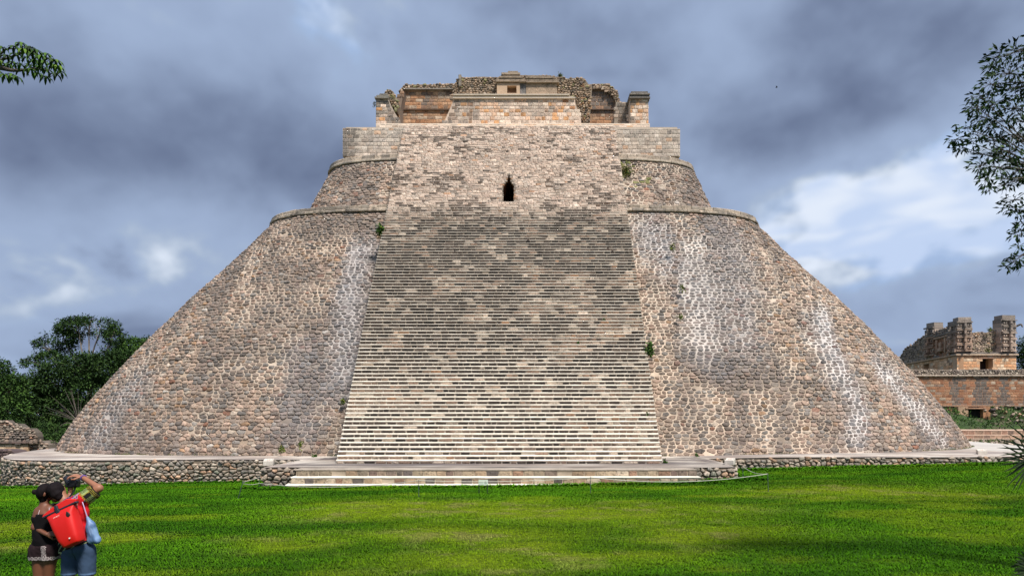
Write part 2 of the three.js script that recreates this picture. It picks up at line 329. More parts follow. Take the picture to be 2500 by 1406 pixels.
streak('dark', 1.3, 0.6, [[720, 860], [720, 1000], [690, 1050]]); streak('blue', 1.6, 0.7, [[740, 870], [730, 1040]]); streak('dark', 1.0, 0.5, [[560, 900], [520, 960]]); streak('dark', 0.9, 0.6, [[640, 1050], [650, 1095]]);
streak('dark', 1.1, 0.6, [[840, 400], [860, 470]], 1.5); streak('dark', 1.0, 0.45, [[1650, 420], [1700, 480]], 1.5); streak('white', 0.9, 0.5, [[1560, 400], [1620, 440]], 1.5); streak('moss', 0.9, 0.8, [[1530, 400], [1545, 440]], 1.5);
function wallMask(x, y) {
  const m = { white: 0, cream: 0, dark: 0, blue: 0, moss: 0 };
  const wx = x + (fbm(x * 0.5 + 3, y * 0.35, 4) - 0.5) * 2.6, wy = y + (fbm(x * 0.5 + 33, y * 0.5 + 7, 3) - 0.5) * 2.2;
  for (const [x0, y0, x1, y1, w, amt, ch] of STREAKS) {
    const dx = x1 - x0, dy = y1 - y0, t = clamp(((wx - x0) * dx + (wy - y0) * dy) / (dx * dx + dy * dy)), d = Math.hypot(wx - x0 - dx * t, wy - y0 - dy * t);
    m[ch] = Math.max(m[ch], amt * (1 - sstep(w * 0.25, w * 1.6, d)) * (ch === 'white' ? 0.95 : 1));
  }
  const drip = fbm(x * 0.8 + 71, y * 0.16, 4); m.dark = Math.max(m.dark, 0.7 * sstep(0.52, 0.68, drip) * (1 - m.white));
  m.white = Math.max(m.white, 0.62 * sstep(0.45, 0.66, fbm(x * 0.55 + 11, y * 0.2 + 5, 4)) * (1 - m.dark));
  m.light = fbm(x * 0.9 + 200, y * 0.9, 3);
  return m;
}
const WALL_TONES = [[4, [0.52, 0.39, 0.3]], [3, [0.42, 0.335, 0.27]], [3.2, [0.58, 0.42, 0.325]], [2, [0.36, 0.325, 0.29]], [0.5, [0.5, 0.32, 0.195]], [0.2, [0.46, 0.23, 0.15]], [1.4, [0.65, 0.54, 0.43]], [1, [0.25, 0.21, 0.18]], [0.15, [0.75, 0.68, 0.6]]];
function stoneTone(R, m) {
  let c = pick(R, WALL_TONES);
  c = mul(c, lerp(0.55, 1.0, R()) * (0.9 + 0.3 * (m.light ?? 0.5)));
  if (m.white > 0.3) c = mix3(c, mul(c, 0.72), m.white);
  if (m.dark) c = mix3(c, mul([0.19, 0.165, 0.15], lerp(0.7, 1.3, R())), m.dark * 0.8);
  if (m.blue) c = mix3(c, mul([0.27, 0.275, 0.3], lerp(0.6, 1.3, R())), m.blue * 0.5);
  if (m.moss && R() < m.moss * 0.6) c = mix3(c, [0.24, 0.27, 0.06], 0.7);
  return c;
}
function mortarTone(m) {
  let c = mix3([0.5, 0.385, 0.285], [0.74, 0.64, 0.53], clamp(m.white * 1.1));
  c = mix3(c, mul([0.76, 0.58, 0.43], lerp(0.6, 1, m.white)), m.cream * 0.55);
  c = mix3(c, mul([0.6, 0.62, 0.67], lerp(0.45, 1, m.white)), m.blue * 0.6);
  c = mix3(c, [0.2, 0.165, 0.14], m.dark * 0.85 * (1 - 0.5 * m.white));
  return c;
}
const pyramid = thing('stepped_pyramid', 'tall rounded stone pyramid with a steep central stairway and dark doorway high up', 'pyramid', V(-1.5, 0, -60));
const wallStones = new StoneSet();
const inStair = (x, y, pad = 0) => x > STAIR.x0 + pad && x < STAIR.x1 - pad && y < 25.4;
const coreSoup = {};
for (const [T, key, seed] of [[T1, 'tier_wall', 11], [T2, 'tier_wall', 12]]) {
  const R = rng(seed), S = new Soup(), NQ = T === T1 ? 210 : 130, NV = T === T1 ? 52 : 16, id = [];
  for (let j = 0; j <= NV; j++) { // bedding mortar
    id.push([]);
    for (let i = 0; i <= NQ; i++) {
      const fr = T.frame(0.01 + 0.98 * i / NQ, j / NV), m = wallMask(fr.o.x, fr.o.y), k = 0.85 + 0.3 * R(), c = mul(mortarTone(m), k);
      const z = (fbm(fr.o.x * 2, fr.o.y * 2 - fr.o.z, 3) - 0.5) * 0.04 + 0.012 * m.white;
      id[j].push(S.v(fr.o.x + fr.n.x * z, fr.o.y + fr.n.y * z, fr.o.z + fr.n.z * z, c, i / NQ * T.len(j / NV) * 0.5, j / NV * T.slope * 0.5));
    }
  }
  for (let j = 0; j < NV; j++) for (let i = 0; i < NQ; i++) {
    const a = id[j][i] * 3, x = S.p[a], y = S.p[a + 1], f = -S.p[a + 2] < T.lo.Dc;
    if (f && inStair(x, y, 1.5)) continue;
    S.q(id[j][i + 1], id[j][i], id[j + 1][i], id[j + 1][i + 1]);
  }
  part(key, S.geo(), M.mortar, pyramid);
  const rows = []; let v = 0.05, kRow = 0;
  while (v < T.slope - 0.12) {
    const t = v / T.slope, h = lerp(0.275, 0.21, t) * (T === T2 ? 0.9 : 1) * (0.85 + 0.3 * R()), L = T.len(t), row = []; let s = R() * 0.5;
    while (s < L) {
      const w = lerp(0.5, 0.37, t) * (T === T2 ? 0.95 : 1) * (0.45 + 1.05 * R()), q = (s + w / 2) / L;
      if (q > 0.985) break;
      row.push({ x: q, y: v + h * (0.5 + (R() - 0.5) * 0.55), w: Math.max(w, 0.3), h, L, k: R() - 0.5 }); s += w;
    }
    rows.push(row); v += h; kRow++;
  }
  for (const [s, poly] of rubbleCells(rows, 1.6)) {
    const q = 0.01 + 0.98 * s.x; if (q < 0.03 || q > 0.97) continue;
    const fr = T.frame(q, clamp(s.y / T.slope)), m = wallMask(fr.o.x, fr.o.y);
    if (-fr.o.z < T.lo.Dc && inStair(fr.o.x, fr.o.y, 0.25)) continue;
    const gap = lerp(0.017, 0.04, m.white) * (0.7 + 0.6 * R()), p = inset(poly.map(([x, y]) => [-x, y]).reverse(), gap, R); // q runs leftwards
    if (p.length < 4) continue;
    if (R() < 0.008) continue; // a stone has fallen out here and there
    wallStones.add(p, fr, lerp(0.07, 0.035, m.white) * (0.4 + 1.2 * R()), 0.05, stoneTone(R, m), R, 1);
  }
}
console.log('wall stones', wallStones.finish(pyramid, 'wall_stone', 'wall_stones'));

// ledges on top of the tiers and the mouldings round their rims
function ledge(T, yTop, inner, out) {
  const S = new Soup(), R = rng(5), N = 120, o1 = outlineAt(T, 1), id = [];
  for (let i = 0; i <= N; i++) {
    const th = T.theta(0.01 + 0.98 * i / N, 1), [x, D] = supPoint(o1, th), k = 1 + out / o1.a, r = [];
    for (const f of [k, 0.72, inner]) { const xx = o1.cx + (x - o1.cx) * f, DD = o1.Dc + (D - o1.Dc) * f; r.push(S.v(xx, yTop + (f < 0.9 ? 0.06 : 0), -DD, mul([0.42, 0.37, 0.3], 0.7 + 0.5 * R()), xx * 0.5, DD * 0.5)); }
    id.push(r);
  }
  for (let i = 0; i < N; i++) for (let k = 0; k < 2; k++) if (!inStair(S.p[id[i][k] * 3], 0, 1.5)) S.q(id[i][k], id[i + 1][k], id[i + 1][k + 1], id[i][k + 1]);
  part('ledge', S.geo(), M.mortar, pyramid);
}
ledge(T1, 17.62, 0.3, 0.05); ledge(T2, 22.72, 0.3, 0.05);
function moulding(T, courses, seed) {
  const R = rng(seed), o1 = outlineAt(T, 1);
  for (const [y0, y1, out, col, joined] of courses) {
    const L = T.len(1); let s = L * 0.06;
    while (s < L * 0.94) {
      const w = 0.55 + 0.5 * R(), q0 = s / L, q1 = (s + w - 0.025) / L, S = new Soup(); s += w;
      const mid = T.pt((q0 + q1) / 2, 1); if (inStair(mid.x, mid.y, 0.2) && -mid.z < T.lo.Dc) continue;
      const c = mul(mix3(col, [0.2, 0.185, 0.165], R() < 0.25 ? 0.6 : 0.15 * R()), 0.75 + 0.5 * R()), o = out + (R() - 0.5) * 0.05, yy = y1 + (R() - 0.5) * 0.06, rows = [];
      for (let k = 0; k <= 3; k++) {
        const q = lerp(q0, q1, k / 3), [x, D] = supPoint(o1, T.theta(q, 1)), n = T.frame(q, 0.98).n.clone().setY(0).normalize(), r = [];
        for (const [d, y] of [[-0.35, y0], [o - 0.03, y0], [o, y0 + 0.03], [o + (R() - 0.5) * 0.02, yy - 0.05], [o - 0.05, yy], [-0.35, yy]]) r.push(S.v(x + n.x * d, y, -D + n.z * d, mul(c, 0.9 + 0.2 * R()), q * L * 0.5, (y + d) * 0.5));
        rows.push(r);
      }
      for (let k = 0; k < 3; k++) for (let e = 0; e < 5; e++) S.q(rows[k][e], rows[k][e + 1], rows[k + 1][e + 1], rows[k + 1][e]);
      for (const [r, f] of [[rows[0], 0], [rows[3], 1]]) for (let e = 1; e < 5; e++) f ? S.t(r[0], r[e], r[e + 1]) : S.t(r[0], r[e + 1], r[e]);
      part('cornice_stone', S.geo(true), M.stone, pyramid);
    }
  }
}
moulding(T1, [[17.2, 17.4, 0.24, [0.5, 0.42, 0.33]], [17.42, 17.7, 0.1, [0.58, 0.48, 0.37]]], 21);
moulding(T2, [[22.26, 22.42, 0.22, [0.5, 0.43, 0.34]], [22.44, 22.78, 0.08, [0.56, 0.46, 0.36]]], 22);

// ------------------------------------------------------------------ the stairway: 114 narrow steps of bedded blocks
const stairXY = (px, py) => { const k = (PY - py) / F, c = (STAIR.Dt - STAIR.D0) / STAIR.y1, y = (EYE + k * STAIR.D0) / (1 - c * k), D = stairD(y); return [(px - PX) / F * D, y]; };
const BLOTS = [[1090, 575, 2.2, .9], [1010, 655, 2.2, 1], [950, 690, 1.6, .9], [1060, 770, 2.6, .9], [1330, 605, 2.4, .9], [1490, 590, 1.6, .9], [990, 880, 2.2, .8], [1240, 775, 1.6, .85], [915, 745, 1.2, .8], [1500, 890, 2, .7], [1120, 650, 2.2, .9], [1190, 830, 2, .6],
  [1420, 660, 2, .7], [1240, 680, 1.6, .6], [900, 800, 1.4, .9], [1100, 880, 2, .6], [1330, 850, 1.6, .5], [1480, 700, 1.4, .6], [1250, 940, 2, .55], [960, 960, 1.6, .5], [1100, 980, 1.6, .5], [1440, 960, 1.5, .5], [1130, 540, 1.8, .7], [1400, 545, 2, .6], [1240, 620, 1.2, .5], [1320, 760, 1.4, .4], [1020, 720, 2, .8], [1230, 1060, 1.2, .6], [1330, 1080, 1.4, .5], [900, 1020, 1.2, .4], [1060, 1080, 1.2, .4]].map(([px, py, w, a]) => [...stairXY(px, py), w, a]);
function stairMask(x, y) {
  let d = 0; const wx = x + (fbm(x * 0.7, y * 0.9, 4) - 0.5) * 3.4, wy = y + (fbm(x * 0.6 + 60, y * 0.9, 4) - 0.5) * 2.6;
  for (const [bx, by, w, a] of BLOTS) { const e = ((wx - bx) / w) ** 2 + ((wy - by) / (w * 0.75)) ** 2; d = Math.max(d, 0.82 * a * Math.exp(-e * 0.9)); }
  const band = sstep(0.3, 2, y) * (1 - sstep(13.5, 17, y)); d += 0.1 * (1 - sstep(6, 9, y));
  return clamp(d + band * 0.35 * sstep(0.5, 0.72, fbm(x * 0.45 + 90, y * 0.5, 4)) + 0.3 * sstep(0.6, 0.72, fbm(x * 1.4 + 9, y * 0.9 + 4, 3)) * (1 - sstep(15, 18, y) * 0.8));
}
const hole = { x: -1.43, y0: 17.62, y1: 20.15 };
const holeHalf = (y) => y < hole.y0 || y > hole.y1 ? 0 : y < 19.1 ? 0.46 : y < 19.35 ? 0.41 : y < 19.6 ? 0.32 : y < 19.85 ? 0.21 : 0.13;
const R2 = rng(31), stepStones = new StoneSet();
for (let i = 0; i < STAIR.n; i++) {
  const r = STAIR.y1 / STAIR.n, y0 = i * r, y1 = y0 + r, D0 = STAIR.D0 + i * (STAIR.Dt - STAIR.D0) / STAIR.n, tr = (STAIR.Dt - STAIR.D0) / STAIR.n, f = i / STAIR.n, S = new Soup();
  const hh = Math.max(holeHalf(y0 + 0.02), holeHalf(y1 - 0.02)), spans = hh ? [[STAIR.x0, hole.x - hh], [hole.x + hh, STAIR.x1]] : [[STAIR.x0, STAIR.x1]];
  const nf = lerp(lerp(0.68, 0.82, sstep(0.06, 0.3, f)), 0.87, sstep(0.5, 0.75, f)), worn = sstep(0.5, 0.78, f), pale = sstep(0.6, 0.7, f); // the upper flight is worn to a rough, pale face
  for (const [a, b] of spans) {
    const n = Math.max(2, Math.round((b - a) / 0.36)), ids = [];
    for (let k = 0; k <= n; k++) {
      const x = lerp(a, b, k / n), st = sstep(0.2, 0.7, stairMask(x, y0)), j = (R2() - 0.5) * lerp(0.03, 0.06, worn), jy = (R2() - 0.5) * lerp(0.026, 0.05, worn), edge = k === 0 || k === n;
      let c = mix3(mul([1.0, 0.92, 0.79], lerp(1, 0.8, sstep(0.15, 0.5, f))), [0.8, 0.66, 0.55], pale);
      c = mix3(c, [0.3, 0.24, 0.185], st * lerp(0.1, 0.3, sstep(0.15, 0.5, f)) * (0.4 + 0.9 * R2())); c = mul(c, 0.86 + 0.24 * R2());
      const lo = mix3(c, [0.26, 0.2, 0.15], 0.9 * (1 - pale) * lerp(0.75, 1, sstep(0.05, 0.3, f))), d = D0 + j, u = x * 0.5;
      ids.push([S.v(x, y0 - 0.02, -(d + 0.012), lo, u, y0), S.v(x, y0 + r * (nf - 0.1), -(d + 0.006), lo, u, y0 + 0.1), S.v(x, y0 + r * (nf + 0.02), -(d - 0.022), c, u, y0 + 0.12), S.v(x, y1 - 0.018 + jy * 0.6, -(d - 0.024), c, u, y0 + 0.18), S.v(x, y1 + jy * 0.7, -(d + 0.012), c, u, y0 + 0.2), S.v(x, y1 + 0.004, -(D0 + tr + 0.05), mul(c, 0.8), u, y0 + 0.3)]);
    }
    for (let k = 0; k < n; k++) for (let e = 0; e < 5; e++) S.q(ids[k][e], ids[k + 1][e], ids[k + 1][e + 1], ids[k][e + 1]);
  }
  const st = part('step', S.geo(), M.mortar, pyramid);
  for (const [a, b] of spans) {
    let x = a + R2() * 0.04;
    while (x < b - 0.12) {
      let w = Math.min(lerp(0.26, 0.2, worn) + lerp(0.52, 0.36, worn) * R2() ** 1.3, b - x); const xm = x + w / 2, m = stairMask(xm, y0 + 0.1);
      x += w;
      if (R2() < lerp(0.015, 0.1, worn)) continue;
      let c = pick(R2, [[3, [0.265, 0.182, 0.13]], [2.4, [0.205, 0.148, 0.11]], [1.6, [0.31, 0.21, 0.15]], [1.8, [0.14, 0.105, 0.082]], [0.3, [0.33, 0.19, 0.11]], [1, [0.45, 0.36, 0.27]]]);
      c = mix3(c, pick(R2, [[5, [0.74, 0.6, 0.49]], [3, [0.66, 0.52, 0.42]], [3, [0.82, 0.7, 0.585]], [1.3, [0.56, 0.475, 0.4]], [0.5, [0.62, 0.39, 0.25]], [0.3, [0.3, 0.26, 0.22]]]), pale * 0.92);
      const dk = sstep(0.16, 0.62, m * 1.05 + (fbm(xm * 0.6 + 7, y0 * 1.3, 3) - 0.5) * 1.7 + (fbm(xm * 1.6 + 70, y0 * 4, 2) - 0.5) * 1.0 + 0.09);
      if (R2() < dk * 1.05 + 0.03) c = mix3(c, mul([0.046, 0.034, 0.026], lerp(0.4, 2.2, R2())), 0.97 - 0.2 * pale);
      else c = mix3(c, [0.25, 0.2, 0.155], dk * 0.3);
      const lime = sstep(0.56, 0.7, fbm(xm * 1.5 + 300, y0 * 3.3, 3)) * (1 - dk * 0.6); if (R2() < lime * 0.7) c = mix3(c, [0.78, 0.65, 0.52], 0.3 + 0.4 * R2()); // lime washed over the stones
      c = mul(c, (0.86 + 0.28 * R2()) * (0.75 + 0.5 * fbm(xm * 1.2 + 500, i * 0.9, 2)));
      const top = r * nf * (0.84 + 0.2 * R2()), g = lerp(0.01, 0.01, worn), w2 = w / 2 - g, bt = 0.008 + R2() * 0.012;
      const hb = top / 2 - bt * 0.5, cy = y0 + bt + hb, rnd = lerp(0.6, 0.82, worn), P = [];
      for (const [sx, sy] of [[-rnd - 0.25, -1], [rnd + 0.25, -1], [1, -rnd], [1, rnd], [rnd + 0.2, 1], [0, 1 + 0.1 * (R2() - 0.5)], [-rnd - 0.2, 1], [-1, rnd], [-1, -rnd]]) P.push([clamp(sx, -0.97, 0.97) * w2 * (0.94 + 0.1 * R2()), sy * hb * (0.9 + 0.16 * R2())]);
      const fr = { o: V(xm, cy, -(D0 + 0.012)), x: V(1, 0, 0), y: V(0, 1, 0), n: V(0, 0, 1) };
      stepStones.add(P, fr, lerp(0.03, 0.055, worn) * (0.7 + 0.7 * R2()), 0.03, c, R2, 0.9);
      stepStones.list[stepStones.list.length - 1].parent = st;
      stepStones.list[stepStones.list.length - 1].size *= i < 9 ? 10 : 1;
      if (f > 0.5 && R2() < 0.16 + 0.25 * dk) { // raised black chips paint in the shade of crevices where pointing is missing
        const cw = w2 * (0.25 + 0.6 * R2()), ch = 0.01 + 0.022 * R2() ** 2, up = R2() < 0.6 ? hb : -hb;
        stepStones.add([[-cw, -ch * 0.3], [-cw * 0.3, -ch], [cw * 0.5, -ch * 0.8], [cw, 0], [cw * 0.4, ch], [-cw * 0.5, ch * 0.7]], { ...fr, o: V(xm + (R2() - 0.5) * w2, cy + up, -(D0 - 0.016)) }, 0.012, 0.03, [0.02, 0.017, 0.014], R2, 1);
        stepStones.list[stepStones.list.length - 1].size = 0;
      }
    }
  }
}
console.log('step stones', stepStones.finish(pyramid, 'step_stone', 'step_stones'));
{ // flanks of the stairway, and the passage behind its doorway
  const S = new Soup(), R = rng(41);
  for (const [x, s] of [[STAIR.x0, -1], [STAIR.x1, 1]]) for (let i = 0; i < 56; i++) {
    const y0 = i / 56 * STAIR.y1, y1 = (i + 1) / 56 * STAIR.y1, c = mul([0.42, 0.36, 0.29], 0.7 + 0.5 * R());
    const v = [[stairD(y0) + 0.1, y0], [57.5, y0], [57.5, y1], [stairD(y1) + 0.1, y1]].map(([D, y]) => S.v(x + s * 0.0, y, -D, c, D * 0.5, y * 0.5)); s < 0 ? S.q(v[0], v[3], v[2], v[1]) : S.q(v[0], v[1], v[2], v[3]);
  }
  part('stair_flank', S.geo(true), M.mortar, pyramid);
  const Q = new Soup(), c = [0.5, 0.33, 0.21], prof = [[0.5, 17.6], [0.5, 19.15], [0.36, 19.5], [0.2, 19.95], [0.1, 20.3]], full = [...prof.map(([a, y]) => [hole.x + a, y]), ...prof.reverse().map(([a, y]) => [hole.x - a, y])];
  const ring = (D0, D1) => { const A = full.map(([x, y]) => Q.v(x, y, -Math.max(D0, stairD(y) + 0.03), mul(c, 0.8 + 0.4 * R()), D0 * 0.5, y * 0.5)), B = full.map(([x, y]) => Q.v(x, y, -D1, mul(c, 0.6), D1 * 0.5, y * 0.5)); for (let k = 0; k < full.length; k++) { const l = (k + 1) % full.length; Q.q(A[k], A[l], B[l], B[k]); } return B; };
  const B = ring(49, 57); for (let k = 1; k + 1 < B.length; k++) Q.t(B[0], B[k], B[k + 1]);
  part('passage', Q.geo(true), M.mortar, pyramid);
  const J = new StoneSet(), fx = { x: V(1, 0, 0), y: V(0, 1, 0), n: V(0, 0, 1) }; // ragged jamb stones round the doorway
  for (let y = 17.7; y < 20.2; y += 0.19) for (const s of [-1, 1]) {
    const h = holeHalf(y) || 0.12, w = 0.1 + 0.09 * R(), x = hole.x + s * (h + w * 0.45), P = [[-w, -0.08], [w, -0.085], [w * 1.05, 0], [w, 0.08], [-w, 0.085], [-w * 1.1, 0]];
    J.add(P, { ...fx, o: V(x, y, -(stairD(y) - 0.03)) }, 0.07, 0.12, mul(R() < 0.3 ? [0.5, 0.3, 0.18] : [0.5, 0.42, 0.34], 0.6 + 0.5 * R()), R, 1);
  }
  J.finish(pyramid, 'jamb_stone', 'jamb_stones');
}

// ------------------------------------------------------------------ masonry walls given as an outline on a plane facing -D
// poly: outline in world x, y; the face stands at depth D and the wall goes back by thick.
function inPoly(p, x, y) { let c = false; for (let i = 0, j = p.length - 1; i < p.length; j = i++) if ((p[i][1] > y) !== (p[j][1] > y) && x < (p[j][0] - p[i][0]) * (y - p[i][1]) / (p[j][1] - p[i][1]) + p[i][0]) c = !c; return c; }
function prism(poly, D, thick, col, holes = []) {
  const sh = new THREE.Shape(poly.map(([x, y]) => new THREE.Vector2(x, y)));
  for (const h of holes) sh.holes.push(new THREE.Path(h.map(([x, y]) => new THREE.Vector2(x, y))));
  const g = new THREE.ExtrudeGeometry(sh, { depth: thick, bevelEnabled: false, steps: 1 });
  g.translate(0, 0, -D - thick);
  const u = g.attributes.uv; for (let i = 0; i < u.count; i++) u.setXY(i, u.getX(i) * 0.5, u.getY(i) * 0.5);
  return colored(g, col);
}
function basisOf(ax, n) { return { x: ax, y: V(0, 1, 0), n }; }
function courseFace(set, poly, toWorld, basis, o, R) { // squared blocks in courses, or rubble
  let x0 = 1e9, x1 = -1e9, y0 = 1e9, y1 = -1e9; for (const [x, y] of poly) { x0 = Math.min(x0, x); x1 = Math.max(x1, x); y0 = Math.min(y0, y); y1 = Math.max(y1, y); }
  const skip = (x, y) => !inPoly(poly, x, y) || (o.holes ?? []).some((h) => inPoly(h, x, y));
  const addOne = (P, x, y, h, rough) => set.add(P, { o: toWorld(x, y), ...basis }, h, 0.04, o.tone(x, y, R), R, rough);
  if (o.rubble) {
    const rows = []; let y = y0; while (y < y1) { const h = o.h * (0.75 + 0.5 * R()), row = []; let x = x0 - R() * o.w; while (x < x1) { const w = o.w * (0.5 + R()); row.push({ x: x + w / 2, y: y + h * (0.5 + (R() - 0.5) * 0.7), w: Math.max(w, o.w * 0.7), h, L: 1, k: R() - 0.5 }); x += w; } rows.push(row); y += h; }
    for (const [s, c] of rubbleCells(rows, 1.2)) { if (skip(s.x, s.y)) continue; const p = inset(c, (o.gap ?? 0.02) * (0.6 + 0.8 * R()), R); if (p.length > 3) addOne(p, s.x, s.y, (o.out ?? 0.08) * (0.5 + R()), 1.2); }
    return;
  }
  let y = y0, odd = 0;
  while (y < y1 - o.h * 0.3) {
    const h = Math.min(o.h * (0.88 + 0.24 * R()), y1 - y); let x = x0 - (odd ^= 1) * o.w * 0.4 * R();
    while (x < x1) {
      const w = o.w * (0.65 + 0.7 * R()), g = o.gap ?? 0.01, a = Math.max(x, x0) + g, b = Math.min(x + w, x1) - g; x += w;
      if (b - a < 0.08) continue; const cx = (a + b) / 2, cy = y + h / 2; if (skip(cx, cy)) continue;
      if (skip(a + 0.02, cy) || skip(b - 0.02, cy)) { if (R() < 0.4) continue; }
      const hw = (b - a) / 2, hh = h / 2 - g, j = () => (R() - 0.5) * 0.018, k = 0.03;
      addOne([[-hw + k + j(), -hh], [hw - k + j(), -hh], [hw, -hh + k + j()], [hw, hh - k + j()], [hw - k + j(), hh], [-hw + k + j(), hh], [-hw, hh - k + j()], [-hw, -hh + k + j()]], cx, cy, (o.out ?? 0.025) * (0.4 + 1.2 * R()), o.rough ?? 0.5);
    }
    y += h;
  }
}
const pxPoly = (pts, D) => pts.map(([px, py]) => [X_(px, D), Y_(py, D)]);
function masonry(parent, set, pts, D, thick, o) { // pts: measured outline
  const R = rng(o.seed), poly = pxPoly(pts, D), holes = (o.openings ?? []).map((h) => pxPoly(h, D));
  part(o.name ?? 'wall', prism(poly, D, thick, o.core ?? [0.5, 0.41, 0.33], holes), M.mortar, parent);
  courseFace(set, poly, (x, y) => V(x, y, -D), basisOf(V(1, 0, 0), V(0, 0, 1)), { ...o, holes }, R);
}
const wallTone = (tones, stain) => (x, y, R) => { let c = mul(pick(R, tones), 0.82 + 0.36 * R()); const s = stain ? stain(x, y) : 0; return mix3(c, mul([0.17, 0.155, 0.14], 0.7 + 0.6 * R()), s); };
const PALE = [[4, [0.86, 0.68, 0.54]], [3, [0.86, 0.71, 0.57]], [2, [0.8, 0.54, 0.37]], [1.1, [0.74, 0.41, 0.2]], [0.6, [0.66, 0.53, 0.42]], [0.5, [0.6, 0.31, 0.16]]];
const ORANGE = [[4, [0.56, 0.3, 0.16]], [3, [0.6, 0.37, 0.22]], [2, [0.5, 0.25, 0.125]], [1.5, [0.56, 0.43, 0.31]], [1, [0.37, 0.25, 0.17]]];
const RUBBLE = [[4, [0.43, 0.32, 0.22]], [3, [0.35, 0.265, 0.19]], [2, [0.55, 0.4, 0.275]], [1, [0.22, 0.185, 0.145]], [0.8, [0.36, 0.33, 0.16]], [1, [0.62, 0.5, 0.38]]];

// summit platform, either side of the stair head
{
  const set = new StoneSet(), D = 55.0, GREY = [[4, [0.7, 0.6, 0.5]], [3, [0.65, 0.54, 0.44]], [2, [0.76, 0.66, 0.56]], [0.6, [0.66, 0.45, 0.31]], [1, [0.56, 0.48, 0.41]]];
  const blot = (x, y) => 0.4 * sstep(0.54, 0.66, fbm(x * 0.8 + 5, y * 0.8, 4)) * sstep(24.1, 25.2, y);
  masonry(pyramid, set, [[836, 382], [836, 312.5], [1000, 312.5], [1000, 382]], D, 12, { name: 'summit_platform', seed: 51, w: 0.46, h: 0.3, gap: 0.006, out: 0.016, core: [0.6, 0.51, 0.42], tone: wallTone(GREY, (x, y) => Math.max(blot(x, y), x < X_(870, D) ? 0.72 : 0)) });
  masonry(pyramid, set, [[1490, 382], [1490, 314.5], [1661, 314.5], [1661, 382]], D, 12, { name: 'summit_platform', seed: 52, w: 0.5, h: 0.3, gap: 0.006, out: 0.014, core: [0.6, 0.51, 0.42], tone: wallTone(GREY, blot) });
  set.finish(pyramid, 'platform_stone', 'platform_stones');
  part('summit_floor', box(X_(840, D), X_(1657, D), 25.0, 25.42, -67, -55.45, [0.55, 0.47, 0.38]), M.mortar, pyramid);
}

